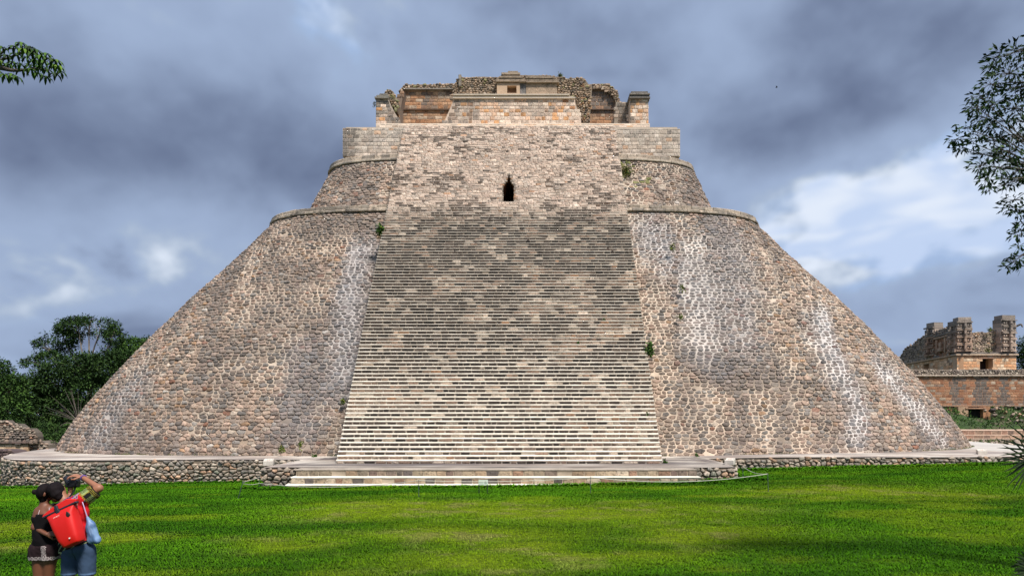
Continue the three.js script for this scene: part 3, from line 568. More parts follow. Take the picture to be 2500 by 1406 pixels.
// ------------------------------------------------------------------ the ruined temple on the summit
{
  const D = 57, temple = thing('ruined_temple', 'roofless orange stone temple ruin standing on top of the pyramid above the stairs', 'temple', V(-1.5, 25.4, -58)), set = new StoneSet();
  const streakStain = (a) => (x, y) => a * sstep(0.5, 0.62, fbm(x * 1.1 + 31, y * 0.35 + 2, 4));
  const low = 312;
  // base course lines
  for (const [d, y0, y1, s] of [[56.0, 25.35, 25.68, 58], [56.35, 25.68, 25.98, 59], [56.7, 25.98, 26.25, 60]]) {
    part('base_course', box(X_(917, d), X_(1587, d), y0, y1, -58, -d, [0.85, 0.72, 0.58], 0.02), M.mortar, temple);
    courseFace(set, [[X_(918, d), y0 + 0.02], [X_(1586, d), y0 + 0.02], [X_(1586, d), y1 - 0.07], [X_(918, d), y1 - 0.07]], (x, y) => V(x, y, -d), basisOf(V(1, 0, 0), V(0, 0, 1)), { w: 0.45, h: y1 - y0 - 0.09, gap: 0.008, out: 0.02, tone: wallTone(PALE, (x, y) => 0.7 * sstep(0.5, 0.6, fbm(x * 1.3 + s, s, 3))) }, rng(s));
  }
  // middle front wall with its stained, broken left edge
  masonry(temple, set, [[1078, low], [1108, 242], [1402, 242], [1408, 262], [1418, 285], [1420, low]], D, 1.2, { name: 'front_wall', seed: 61, w: 0.42, h: 0.29, gap: 0.008, out: 0.02, core: [0.68, 0.54, 0.43], openings: [[[1343.5, 243.5], [1347.5, 243.5], [1347.5, 248], [1343.5, 248]]],
    tone: (x, y, R) => { const l = X_(1108 - 30 * clamp((26.9 - y) / 1.0), D), st = Math.max(0.8 * (1 - sstep(0.3, 0.9, x - l + (fbm(x * 2, y * 2, 3) - 0.5))), 0.8 * Math.exp(-(((x - X_(1150, D) + (fbm(y, x, 3) - 0.5) * 1.2) / 0.28) ** 2)), 0.5 * sstep(0.6, 0.7, fbm(x * 1.5, y * 1.2 + 8, 3))); return mix3(mul(pick(R, PALE), 0.85 + 0.3 * R()), [0.2, 0.18, 0.16], st); } });
  part('cornice', box(X_(1105, D), X_(1404, D), Y_(242.5, D), Y_(238.5, D), -58.1, -56.82, [0.62, 0.53, 0.43], 0.03), M.mortar, temple);
  part('cornice', box(X_(1109, D), X_(1400, D), Y_(238.2, D), Y_(235.8, D), -58.1, -56.92, [0.45, 0.38, 0.3], 0.02), M.mortar, temple);
  part('cornice', box(X_(1107, D), X_(1390, D), Y_(235.6, D), Y_(231.5, D), -58.1, -56.78, [0.58, 0.5, 0.4], 0.03), M.mortar, temple);
  // rubble core of the upper facade
  const rub = { rubble: true, w: 0.24, h: 0.15, gap: 0.012, out: 0.09, core: [0.3, 0.24, 0.18], tone: wallTone(RUBBLE) };
  masonry(temple, set, [[1104, 240], [1107, 208], [1118, 192], [1124, 188.5], [1140, 189], [1180, 187], [1216, 189], [1262, 183], [1330, 184], [1372, 188], [1385, 192], [1404, 190], [1427, 191], [1436, 204], [1444, 214], [1440, 240]], 57.45, 1.7, { ...rub, name: 'rubble_core', seed: 62 });
  masonry(temple, set, [[1396, 240], [1404, 262], [1412, 285], [1416, low], [1440, low], [1442, 262], [1446, 214], [1420, 205], [1398, 215]], 57.3, 1.4, { ...rub, name: 'rubble_core', seed: 63, tone: wallTone([...RUBBLE, [2, [0.5, 0.3, 0.17]], [2, [0.15, 0.12, 0.1]]]) });
  part('upright_stone', box(X_(1118.5, D), X_(1125.5, D), Y_(208, D), Y_(179, D), -57.5, -57.15, [0.3, 0.26, 0.21], 0.04), M.stone, temple);
  part('upright_stone', box(X_(1371, D), X_(1377, D), Y_(196, D), Y_(181, D), -57.8, -57.4, [0.28, 0.26, 0.18], 0.04), M.stone, temple);
  // shrine block with square niche, pilaster, plain panel and stepped courses
  const PL = [0.66, 0.47, 0.32];
  part('shrine_face', prism(pxPoly([[1213, 231.5], [1213, 203], [1269, 203], [1269, 231.5]], 56.9), 56.9, 0.6, PL, [pxPoly([[1238, 227], [1261, 227], [1261, 209], [1238, 209]], 56.9)]), M.mortar, temple);
  part('niche', box(X_(1236, 57.3), X_(1263, 57.3), Y_(228, 57.3), Y_(207, 57.3), -57.44, -57.36, [0.34, 0.2, 0.12]), M.mortar, temple);
  part('pilaster', box(X_(1269.3, 57), X_(1284, 57), Y_(231.5, 57), Y_(203, 57), -57.5, -57.02, [0.27, 0.25, 0.235], 0.02), M.stone, temple);
  part('panel', box(X_(1284.3, 57), X_(1360, 57), Y_(231.5, 57), Y_(204.5, 57), -57.5, -56.98, [0.52, 0.385, 0.27], 0.02), M.stone, temple);
  for (const [a, b, t, l, d, k] of [[1210, 1284, 197, 203, 56.75, 0.9], [1213, 1282, 193, 197, 56.85, 0.7], [1218, 1277, 188.5, 193, 56.8, 0.95], [1222, 1271, 184.5, 188.5, 56.9, 0.8], [1224, 1270, 178.5, 184.5, 56.85, 0.9], [1240, 1264.5, 173.5, 178.5, 56.95, 0.8], [1284.5, 1366, 200, 204.3, 56.78, 0.85], [1284.5, 1362, 194, 200, 56.88, 0.7], [1283, 1352, 189, 193.5, 56.84, 0.9], [1282.5, 1346, 184.5, 189, 56.92, 0.7]])
    part('stepped_course', box(X_(a, 57), X_(b, 57), Y_(l, 57) + 0.004, Y_(t, 57), -57.9, -d, mul([0.44, 0.345, 0.25], k), 0.03), M.stone, temple);
  // inner walls of the fallen front rooms
  const holesL = [[1024, 224, 1028, 229], [1092, 223, 1097, 228]].map(([a, t, b, l]) => [[a, l], [b, l], [b, t], [a, t]]);
  masonry(temple, set, [[958, low + 6], [960, 268], [966, 268], [980, 219], [1112, 216], [1112, low + 6]], 60, 1.6, { name: 'back_wall', seed: 64, w: 0.5, h: 0.3, gap: 0.007, out: 0.014, core: [0.45, 0.28, 0.17], openings: holesL, tone: wallTone(ORANGE, (x, y) => Math.max(0.7 * sstep(0.52, 0.6, fbm(x * 1.6 + 3, y * 0.25, 3)) * sstep(28.2, 29.5, y), 0.5 * sstep(0.6, 0.7, fbm(x, y, 3)))) });
  part('string_course', box(X_(962, 59.9), X_(1098, 59.9), Y_(268.6, 59.9), Y_(266.4, 59.9), -60.5, -59.82, [0.2, 0.13, 0.09], 0.01), M.mortar, temple);
  masonry(temple, set, [[972, 222], [984, 210], [992, 206], [1030, 206], [1066, 206], [1104, 203], [1112, 205], [1112, 218], [984, 219]], 59.85, 1.9, { ...rub, name: 'rubble_coping', seed: 65, w: 0.3, h: 0.16 });
  part('drip_course', box(X_(984, 59.85), X_(1110, 59.85), Y_(219.5, 59.85), Y_(216.5, 59.85), -60.4, -59.7, [0.34, 0.3, 0.25], 0.02), M.stone, temple);
  masonry(temple, set, [[1430, low + 6], [1434, 205], [1448, 207], [1472, 207], [1492, 213], [1503, 228], [1510, 248], [1514, low + 6]], 60, 1.6, { name: 'back_wall', seed: 66, w: 0.5, h: 0.3, gap: 0.007, out: 0.014, core: [0.45, 0.28, 0.17], tone: wallTone(ORANGE, (x, y) => Math.max(0.85 * sstep(27.9, 28.6, y) * (0.5 + 0.5 * sstep(0.42, 0.55, fbm(x * 1.3 + 8, y * 0.3, 3))), 0.7 * sstep(X_(1488, 60), X_(1500, 60), x))) });
  part('string_course', box(X_(1441, 59.9), X_(1530, 59.9), Y_(268.6, 59.9), Y_(266.4, 59.9), -60.5, -59.82, [0.16, 0.11, 0.08], 0.01), M.mortar, temple);
  masonry(temple, set, [[1484, 222], [1486, 208], [1496, 212], [1506, 222], [1511, 240], [1514, 252], [1504, 250], [1496, 232]], 59.7, 1.4, { ...rub, name: 'rubble_coping', seed: 67 });
  masonry(temple, set, [[1440, 213], [1441, 206], [1448, 204.5], [1474, 204.5], [1492, 210], [1484, 214]], 59.75, 1.4, { ...rub, name: 'rubble_coping', seed: 69 });
  // low link wall and the two end piers
  const SPOT = (x, y, R) => { const s = sstep(0.46, 0.56, fbm(x * 1.4 + 77, y * 1.1, 4)); return mix3(mul(pick(R, PALE), 0.85 + 0.3 * R()), mul([0.2, 0.18, 0.155], 0.8 + 0.4 * R()), s * 0.85); };
  masonry(temple, set, [[1498, low], [1504, 249], [1546, 249], [1546, low]], 58.2, 1.2, { name: 'link_wall', seed: 68, w: 0.36, h: 0.27, gap: 0.01, out: 0.025, core: [0.3, 0.25, 0.2], tone: (x, y, R) => mix3(SPOT(x, y, R), [0.2, 0.18, 0.155], 0.45 * sstep(27, 28, y)) });
  masonry(temple, set, [[1540, low], [1539, 242], [1583, 242], [1584, low]], 57, 2.4, { name: 'end_pier', seed: 71, w: 0.4, h: 0.3, gap: 0.008, out: 0.02, core: [0.6, 0.49, 0.39], tone: SPOT });
  for (const [a, b, t, l, d] of [[1536, 1587, 238, 242.5, 56.78], [1538, 1585, 233.8, 237.8, 56.9], [1537, 1586.5, 229, 233.6, 56.8], [1541, 1582, 223.5, 228.8, 56.92]]) part('pier_cap', box(X_(a, D), X_(b, D), Y_(l, D), Y_(t, D), -59.2, -d, mul([0.22, 0.2, 0.175], 0.8 + (b % 3) * 0.12), 0.03), M.stone, temple);
  masonry(temple, set, [[917, low], [917.5, 242], [948, 242], [954, 256], [964, 276], [974, 292], [978, low]], D, 2.4, { name: 'end_pier', seed: 72, w: 0.42, h: 0.29, gap: 0.008, out: 0.02, core: [0.5, 0.41, 0.33], tone: (x, y, R) => mix3(SPOT(x, y, R), [0.21, 0.19, 0.17], 0.8 * sstep(X_(938, D), X_(946, D), x + (fbm(y * 3, 2, 2) - 0.5) * 0.4) * sstep(26.4, 26.8, y)) });
  for (const [a, b, t, l, d] of [[915, 949, 237.5, 242.5, 56.8], [919, 950, 233, 237.2, 56.88], [926, 946, 228.5, 232.8, 56.95]]) part('pier_cap', box(X_(a, D), X_(b, D), Y_(l, D), Y_(t, D), -59.2, -d, mul([0.27, 0.25, 0.21], 0.85 + (b % 3) * 0.1), 0.03), M.stone, temple);
  masonry(temple, set, [[936, 243], [938, 226], [944, 219], [952, 218], [960, 224], [966, 234], [972, 250], [968, 268], [960, 262], [950, 243]], 57.6, 1.6, { ...rub, name: 'rubble_core', seed: 73, tone: wallTone([...RUBBLE, [2, [0.3, 0.3, 0.16]]]) });
  masonry(temple, set, [[950, low], [952, 250], [966, 240], [980, 222], [986, 222], [978, 262], [976, low]], 58.8, 1.4, { name: 'side_wall', seed: 74, w: 0.4, h: 0.28, gap: 0.01, out: 0.03, core: [0.24, 0.18, 0.14], tone: wallTone([[3, [0.28, 0.19, 0.13]], [2, [0.2, 0.16, 0.13]], [1, [0.42, 0.26, 0.16]]]) });
  console.log('temple stones', set.finish(temple, 'wall_stone', 'wall_stones'));
}

// ------------------------------------------------------------------ terrace round the foot of the pyramid
const OUT = [[-36, 80], [-38.6, 63], [-37.2, 54], [-34.6, 46.5], [-31.2, 41.6], [-27, 39.6], [-20, 39.2], [-12.7, 38.8], [-12.7, 33.3], [9.95, 33.3], [10.25, 39.6], [18, 39.7], [25.5, 39.8], [29.2, 40.9], [33.6, 45], [37.2, 52], [39.2, 62], [38, 80]];
{
  const terrace = thing('stone_terrace', 'low rubble stone terrace with a pale worn floor round the foot of the pyramid', 'terrace', V(0, 0, -40)), R = rng(81);
  const path = []; // dense outline, straight between the measured corners except round the two ends
  for (let i = 0; i + 1 < OUT.length; i++) {
    const [a, b] = [OUT[i], OUT[i + 1]], n = Math.max(1, Math.round(Math.hypot(b[0] - a[0], b[1] - a[1]) / 0.7)), sm = i < 6 || i > 10;
    for (let k = 0; k < n; k++) {
      const t = k / n; let x = lerp(a[0], b[0], t), D = lerp(a[1], b[1], t);
      if (sm) { const p = OUT[Math.max(0, i - 1)], q = OUT[Math.min(OUT.length - 1, i + 2)], cr = (p0, p1, p2, p3) => 0.5 * (2 * p1 + (p2 - p0) * t + (2 * p0 - 5 * p1 + 4 * p2 - p3) * t * t + (3 * p1 - p0 - 3 * p2 + p3) * t ** 3); const pa = i === 6 || i === 11 ? a : p; if (i !== 6 && i !== 7) { x = cr(i === 11 ? a[0] : p[0], a[0], b[0], i === 5 ? b[0] : q[0]); D = cr(i === 11 ? a[1] : p[1], a[1], b[1], i === 5 ? b[1] : q[1]); } }
      path.push([x, D]);
    }
  }
  path.push(OUT[OUT.length - 1]);
  const S = new Soup(), N = 16, ids = []; // floor: strips from the rim inwards under the pyramid
  path.forEach(([x, D]) => {
    const r = [], tx = clamp(x, -26, 23), tD = 56;
    for (let k = 0; k <= N; k++) {
      const f = k / N * 0.85, xx = lerp(x, tx * 0.8, f), DD = lerp(D, Math.max(D < 45 ? 50 : tD, D * 0.9), f), st = fbm(xx * 0.35 + 4, DD * 1.9, 4), pud = sstep(0.47, 0.6, fbm(xx * 0.16 + 9, DD * 0.8 + 3, 4));
      const land = xx > -12 && xx < 10 && DD < 41;
      let c = mix3([0.66, 0.6, 0.53], [0.42, 0.35, 0.3], sstep(0.38, 0.62, st)); c = mix3(c, [0.13, 0.105, 0.11], pud * (land ? 0.9 : 0.5)); if (land) c = mul(c, 0.7);
      if (xx > 31 && DD > 46) c = mix3(c, [0.62, 0.59, 0.54], 0.8);
      c = mul(c, 0.9 + 0.2 * R());
      r.push(S.v(xx, terraceY(xx, DD) + (k ? 0.012 * (R() - 0.5) : 0.01) , -DD, c, xx * 0.4, DD * 0.4));
    }
    ids.push(r);
  });
  for (let i = 0; i + 1 < ids.length; i++) for (let k = 0; k < N; k++) S.q(ids[i][k], ids[i + 1][k], ids[i + 1][k + 1], ids[i][k + 1]);
  part('terrace_floor', S.geo(), M.paving, terrace);
  // retaining wall: earth-dark bedding and its stones
  const L = [0]; for (let i = 1; i < path.length; i++) L.push(L[i - 1] + Math.hypot(path[i][0] - path[i - 1][0], path[i][1] - path[i - 1][1]));
  const on = (s) => { let i = 1; while (i < L.length - 1 && L[i] < s) i++; const t = clamp((s - L[i - 1]) / (L[i] - L[i - 1])), a = path[i - 1], b = path[i], x = lerp(a[0], b[0], t), D = lerp(a[1], b[1], t), ax = V(b[0] - a[0], 0, -(b[1] - a[1])).normalize(); return { x, D, ax, n: ax.clone().cross(V(0, 1, 0)).normalize() }; };
  const set = new StoneSet(), Bd = new Soup(), bid = [];
  path.forEach(([x, D], i) => { const e = on(L[i]), lo = lawnY(x, D) - 0.3; bid.push([0, 1, 2].map((k) => Bd.v(x - e.n.x * 0.05, lerp(lo, terraceY(x, D) - 0.02, k / 2), -D - e.n.z * 0.05, mul([0.23, 0.185, 0.14], 0.8 + 0.5 * R()), L[i] * 0.5, k * 0.4))); });
  for (let i = 0; i + 1 < bid.length; i++) for (let k = 0; k < 2; k++) Bd.q(bid[i][k], bid[i + 1][k], bid[i + 1][k + 1], bid[i][k + 1]);
  part('wall_bedding', Bd.geo(), M.mortar, terrace);
  const TT = [[4, [0.4, 0.335, 0.27]], [3, [0.34, 0.3, 0.25]], [2.4, [0.45, 0.37, 0.29]], [1.6, [0.5, 0.33, 0.22]], [1.5, [0.56, 0.48, 0.39]], [1.2, [0.27, 0.245, 0.215]], [0.5, [0.3, 0.31, 0.24]]];
  const rows = []; let y = -2.0;
  while (y < 0.25) {
    const h = 0.165 * (0.6 + 0.8 * R()), row = []; let s = R() * 0.4;
    while (s < L[L.length - 1]) { const w = 0.33 * (0.45 + 1.15 * R()); row.push({ x: s + w / 2, y: y + h * (0.5 + (R() - 0.5) * 0.7), w: Math.max(w, 0.24), h, L: 1, k: R() - 0.5 }); s += w; }
    rows.push(row); y += h;
  }
  for (const [s, poly] of rubbleCells(rows, 1.25)) {
    const e = on(s.x), top = terraceY(e.x, e.D), lo = lawnY(e.x, e.D);
    if (s.y > top - 0.06 || s.y < lo - 0.12 || e.D > 66) continue;
    if (e.D < 33.6 && e.x > -10.95 && e.x < 7.95) continue; // behind the entrance steps
    const p = inset(poly, 0.014 * (0.6 + 0.9 * R()), R); if (p.length < 4) continue;
    set.add(p, { o: V(e.x, s.y, -e.D), x: e.ax, y: V(0, 1, 0), n: e.n }, 0.1 * (0.5 + R()), 0.1, mul(pick(R, TT), 0.75 + 0.5 * R()), R, 1.4);
  }
  console.log('terrace stones', set.finish(terrace, 'wall_stone', 'wall_stones'));
}
// three broad steps up to the terrace
{
  const steps = thing('entrance_steps', 'three broad low stone steps leading from the lawn up to the pyramid terrace', 'steps', V(-1.5, -0.9, -32.3)), R = rng(91), set = new StoneSet();
  const lev = [[0, 32.62], [-0.325, 32.25], [-0.645, 31.9]], x0 = -10.9, x1 = 7.9;
  lev.forEach(([yt, D], k) => {
    const yb = k < 2 ? lev[k + 1][0] : -1.25, a = x0 - k * 0.12, b = x1 + k * 0.1, S = new Soup(), n = 46, ids = [];
    for (let i = 0; i <= n; i++) {
      const x = lerp(a, b, i / n), j = (R() - 0.5) * 0.02, c = mul(k === 0 ? [0.5, 0.43, 0.36] : [0.98, 0.92, 0.8], 0.88 + 0.2 * R()), lo = mul([0.5, 0.41, 0.31], 0.8 + 0.4 * R()), u = x * 0.5, t = yt + (R() - 0.5) * 0.012;
      ids.push([S.v(x, yb - 0.02, -D - 0.01, lo, u, yb), S.v(x, t - 0.075, -D - 0.005, lo, u, t), S.v(x, t - 0.06, -D + 0.03 + j, c, u, t), S.v(x, t - 0.015, -D + 0.035 + j, c, u, t), S.v(x, t, -D + 0.01 + j, c, u, t + 0.02), S.v(x, t + 0.006, -D - 0.42, c, u, t + 0.2), S.v(x, t + 0.006, -33.35, mul(c, 0.8), u, t + 0.4)]);
    }
    for (let i = 0; i < n; i++) for (let e = 0; e < 6; e++) S.q(ids[i][e], ids[i + 1][e], ids[i + 1][e + 1], ids[i][e + 1]);
    for (const [r, f] of [[ids[0], 1], [ids[n], 0]]) for (let e = 1; e < 6; e++) f ? S.t(r[0], r[e + 1], r[e]) : S.t(r[0], r[e], r[e + 1]);
    const st = part('step', S.geo(), M.mortar, steps);
    let x = a + 0.01;
    while (x < b - 0.15) {
      const w = Math.min(0.3 + 0.36 * R(), b - x), xm = x + w / 2; x += w; if (R() < 0.04) continue;
      const top = yt - 0.075, h = top - yb - 0.012, hb = h / 2, g = w / 2 - 0.012, st2 = sstep(0.48, 0.62, fbm(xm * 0.8 + k * 9, k * 4, 3));
      let c = mul(pick(R, [[3, [0.4, 0.29, 0.19]], [2, [0.46, 0.36, 0.25]], [2, [0.34, 0.21, 0.14]], [0.8, [0.58, 0.48, 0.36]], [1.4, [0.29, 0.235, 0.165]], [1, [0.14, 0.115, 0.1]]]), 0.8 + 0.4 * R()); c = mix3(c, [0.17, 0.14, 0.135], st2 * 0.6 * (k === 0 ? 1 : 0.6));
      set.add([[-g + 0.03, -hb], [g - 0.03, -hb], [g, -hb + 0.03], [g, hb - 0.03], [g - 0.03, hb - 0.01 * R()], [-g + 0.03, hb - 0.01 * R()], [-g, hb - 0.03], [-g, -hb + 0.03]], { o: V(xm, yb + 0.006 + hb, -D - 0.008), x: V(1, 0, 0), y: V(0, 1, 0), n: V(0, 0, 1) }, 0.022 + 0.014 * R(), 0.03, c, R, 0.6);
      set.list[set.list.length - 1].parent = st;
    }
  });
  set.finish(steps, 'step_stone', 'step_stones');
}

// ------------------------------------------------------------------ ground and lawn
function groundAt(px, py) { let D = 20; for (let i = 0; i < 30; i++) D = lerp(D, (EYE - lawnY((px - PX) / F * D, D)) * F / (py - PY), 0.7); return D; }
const sunDapples = [[1150, 1300, 1.6], [1160, 1360, 1.2], [30, 1290, 1.0], [2330, 1212, 1.0], [1250, 1245, 2.2], [1500, 1250, 2.4], [900, 1250, 1.8], [1730, 1300, 1.4], [700, 1330, 0.9], [1480, 1350, 1.0], [2090, 1200, 2.5], [1010, 1240, 2.4], [250, 1320, 0.8], [1330, 1330, 0.9], [20, 1330, .8]].map(([px, py, w]) => { let D = 20; for (let i = 0; i < 20; i++) D = (EYE - lawnY((px - PX) / F * D, D)) * F / (py - PY); return [(px - PX) / F * D, D, w]; });  // sunlit dapples of the lawn, painted as yellower grass
function lawnTone(x, D, fine = true) { // sun dapples painted yellow, tree shade painted deep green, and bare spots
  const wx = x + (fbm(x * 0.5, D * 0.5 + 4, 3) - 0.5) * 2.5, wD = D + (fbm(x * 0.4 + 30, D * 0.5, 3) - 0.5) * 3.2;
  let d = 0; for (const [a, b, w] of sunDapples) d = Math.max(d, Math.exp(-(((wx - a) / (w * 1.5)) ** 2 + ((wD - b) / (w * 1.15)) ** 2)));
  const p = fbm(x * 0.28 + 12, D * 0.62 + 3, 4), litGreen = clamp(0.55 + (p - 0.5) * 2.7) * (1 - 0.25 * sstep(3, 9, Math.abs(x)) * (1 - sstep(13, 22, D))), y = clamp(d * 0.95 + 0.55 * sstep(0.5, 0.72, fbm(x * 0.3 + 60, D * 0.55, 4)) * (D < 30 ? 1 : 0.4));  // brighter green where sunlit; shade painted darker, also at both near sides
  let c = mix3([0.021, 0.076, 0.002], [0.05, 0.142, 0.003], litGreen);
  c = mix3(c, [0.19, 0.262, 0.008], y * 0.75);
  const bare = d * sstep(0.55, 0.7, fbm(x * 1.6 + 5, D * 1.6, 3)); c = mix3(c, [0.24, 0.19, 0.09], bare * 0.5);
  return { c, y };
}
{
  const xs = [], ds = [];
  for (const v of [-900, -500, -300, -200, -150, -110, -85, -65, -55]) xs.push(v);
  for (let x = -48; x <= 48; x += 0.4) xs.push(x);
  for (const v of [55, 65, 85, 110, 150, 200, 300, 500, 900]) xs.push(v);
  for (const v of [-300, -120, -60, -30, -15, -6, 0]) ds.push(v);
  for (let d = 2; d <= 42; d += 0.3) ds.push(d);
  for (const v of [44, 47, 51, 56, 62, 70, 80, 92, 110, 140, 180, 250, 400, 800, 1600]) ds.push(v);
  const S = new Soup(), R = rng(101), W = xs.length;
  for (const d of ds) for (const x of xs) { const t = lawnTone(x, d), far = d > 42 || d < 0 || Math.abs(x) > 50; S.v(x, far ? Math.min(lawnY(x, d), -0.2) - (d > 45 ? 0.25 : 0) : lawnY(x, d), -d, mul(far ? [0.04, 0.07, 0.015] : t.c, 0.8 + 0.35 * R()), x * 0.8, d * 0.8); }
  for (let j = 0; j + 1 < ds.length; j++) for (let i = 0; i + 1 < W; i++) S.q(j * W + i, j * W + i + 1, (j + 1) * W + i + 1, (j + 1) * W + i);
  const turf = dataTex(512, (x, y) => { const a = tfbm(x, y, 12, 5), b = tfbm(x + 0.4, y, 60, 2), v = 0.25 + 0.75 * a + 0.5 * (b - 0.5); return [v * 1.02, v, v * 0.9]; });
  structure('lawn', S.geo(), new THREE.MeshPhysicalMaterial({ vertexColors: true, map: turf, bumpMap: turf, bumpScale: 0.02, roughness: 1, specularIntensity: 0.2 }));
  // blades
  const B = new Soup(), Rb = rng(7); // one tuft of nine blades, about 5 cm high
  for (let k = 0; k < 12; k++) {
    const a = Rb() * 6.28, r = Rb() * 0.075, l = 0.017 + Rb() * 0.02, w = 0.0035 + Rb() * 0.0025, lean = 0.015 + Rb() * 0.03, bx = Math.cos(a * 3.1) * r, bz = Math.sin(a * 2.3) * r, sx = -Math.sin(a) * w, sz = Math.cos(a) * w, s = 0.8 + 0.4 * Rb();
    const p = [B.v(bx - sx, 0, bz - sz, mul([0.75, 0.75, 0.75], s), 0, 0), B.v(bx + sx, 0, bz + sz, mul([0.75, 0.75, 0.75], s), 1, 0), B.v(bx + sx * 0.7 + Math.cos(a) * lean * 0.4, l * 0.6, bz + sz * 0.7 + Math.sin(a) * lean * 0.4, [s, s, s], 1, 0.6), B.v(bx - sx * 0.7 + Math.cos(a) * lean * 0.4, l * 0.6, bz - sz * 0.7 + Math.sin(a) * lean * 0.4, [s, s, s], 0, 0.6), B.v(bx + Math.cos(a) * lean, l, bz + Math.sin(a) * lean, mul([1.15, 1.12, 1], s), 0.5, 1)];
    B.q(p[0], p[1], p[2], p[3]); B.t(p[3], p[2], p[4]);
  }
  const spots = [], Rs = rng(8);
  for (let D = 7; D < 40.5;) {
    const dD = 0.08 * (0.7 + D / 26), half = D * 0.8 + 1.5;
    for (let x = -half; x < half; x += dD * 1.15) {
      const xx = x + (Rs() - 0.5) * dD, dd = D + (Rs() - 0.5) * dD;
      if ((xx > -12.9 && xx < 10.3 && dd > 33) || (xx > -11.3 && xx < 8.2 && dd > 31.75) || dd > 39.3 + 0.4 * Math.max(0, Math.abs(xx) - 29)) continue;
      spots.push([xx, dd]);
    }
    D += dD;
  }
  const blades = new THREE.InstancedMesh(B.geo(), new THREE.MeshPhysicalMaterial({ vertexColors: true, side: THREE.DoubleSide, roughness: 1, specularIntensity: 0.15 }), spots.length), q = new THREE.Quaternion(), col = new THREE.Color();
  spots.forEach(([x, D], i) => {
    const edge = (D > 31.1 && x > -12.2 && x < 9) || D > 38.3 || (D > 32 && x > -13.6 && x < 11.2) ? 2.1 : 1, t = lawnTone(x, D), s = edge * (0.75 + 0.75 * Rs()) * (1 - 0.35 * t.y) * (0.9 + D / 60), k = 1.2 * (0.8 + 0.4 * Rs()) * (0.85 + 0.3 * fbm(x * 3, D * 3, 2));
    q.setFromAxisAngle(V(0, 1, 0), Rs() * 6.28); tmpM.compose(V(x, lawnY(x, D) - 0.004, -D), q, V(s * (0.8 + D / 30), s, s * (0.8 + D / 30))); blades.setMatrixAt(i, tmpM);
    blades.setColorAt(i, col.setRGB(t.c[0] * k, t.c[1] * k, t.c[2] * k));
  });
  blades.name = 'grass'; blades.castShadow = blades.receiveShadow = true; scene.add(blades); tag(blades, 'short mown green grass of the lawn in front of the pyramid', 'grass', null, 'stuff');
  console.log('grass', spots.length);
}

// ------------------------------------------------------------------ sign, rope barrier, marker blocks
function canvas(w, h, draw) { const c = document.createElement('canvas'); c.width = w; c.height = h; draw(c.getContext('2d'), w, h); const t = new THREE.CanvasTexture(c); t.colorSpace = THREE.SRGBColorSpace; return t; }
{
  const D = groundAt(1179, 1206), gx = X_(1179, D), gy = lawnY(gx, D), s = thing('notice_sign', 'small pale green notice board on two black posts before the steps', 'sign', V(gx, gy, -D));
  const L = X_(1168, D), Rr = X_(1191.5, D), top = Y_(1171, D), bot = Y_(1184, D);
  for (const x of [L + 0.02, Rr - 0.025]) part('post', box(x - 0.016, x + 0.016, gy - 0.05, top + 0.0, -D - 0.03, -D, [0.012, 0.018, 0.014], 0.004), new THREE.MeshStandardMaterial({ vertexColors: true, roughness: 0.6 }), s);
  const face = canvas(512, 288, (c, w, h) => {
    c.fillStyle = '#cfdccb'; c.fillRect(0, 0, w, h); c.strokeStyle = '#7f8f80'; c.lineWidth = 6; c.strokeRect(6, 6, w - 12, h - 12);
    c.fillStyle = '#3c4a44'; c.fillRect(30, 116, 210, 16); c.fillStyle = '#7d8a80'; for (const [y, l] of [[148, 220], [168, 200], [188, 228], [224, 240]]) c.fillRect(30, y, l, 6);
    c.strokeStyle = '#2a2f2e'; c.lineWidth = 15; c.beginPath(); c.arc(376, 150, 66, 0, 7); c.stroke(); c.fillStyle = '#1d2020';
    c.beginPath(); c.arc(376, 112, 13, 0, 7); c.fill(); c.beginPath(); c.moveTo(362, 130); c.lineTo(394, 138); c.lineTo(404, 176); c.lineTo(420, 196); c.lineTo(396, 190); c.lineTo(380, 170); c.lineTo(352, 196); c.lineTo(366, 160); c.closePath(); c.fill();
    c.lineWidth = 11; c.beginPath(); c.moveTo(330, 104); c.lineTo(422, 196); c.stroke();
  });
  const g = new THREE.BoxGeometry(Rr - L, top - bot, 0.02); g.translate((L + Rr) / 2, (top + bot) / 2, -D + 0.0125);
  const plain = new THREE.MeshStandardMaterial({ color: 0xb9c6b5, roughness: 0.5 });
  part('board', g, [plain, plain, plain, plain, new THREE.MeshStandardMaterial({ map: face, roughness: 0.45 }), plain], s);
}
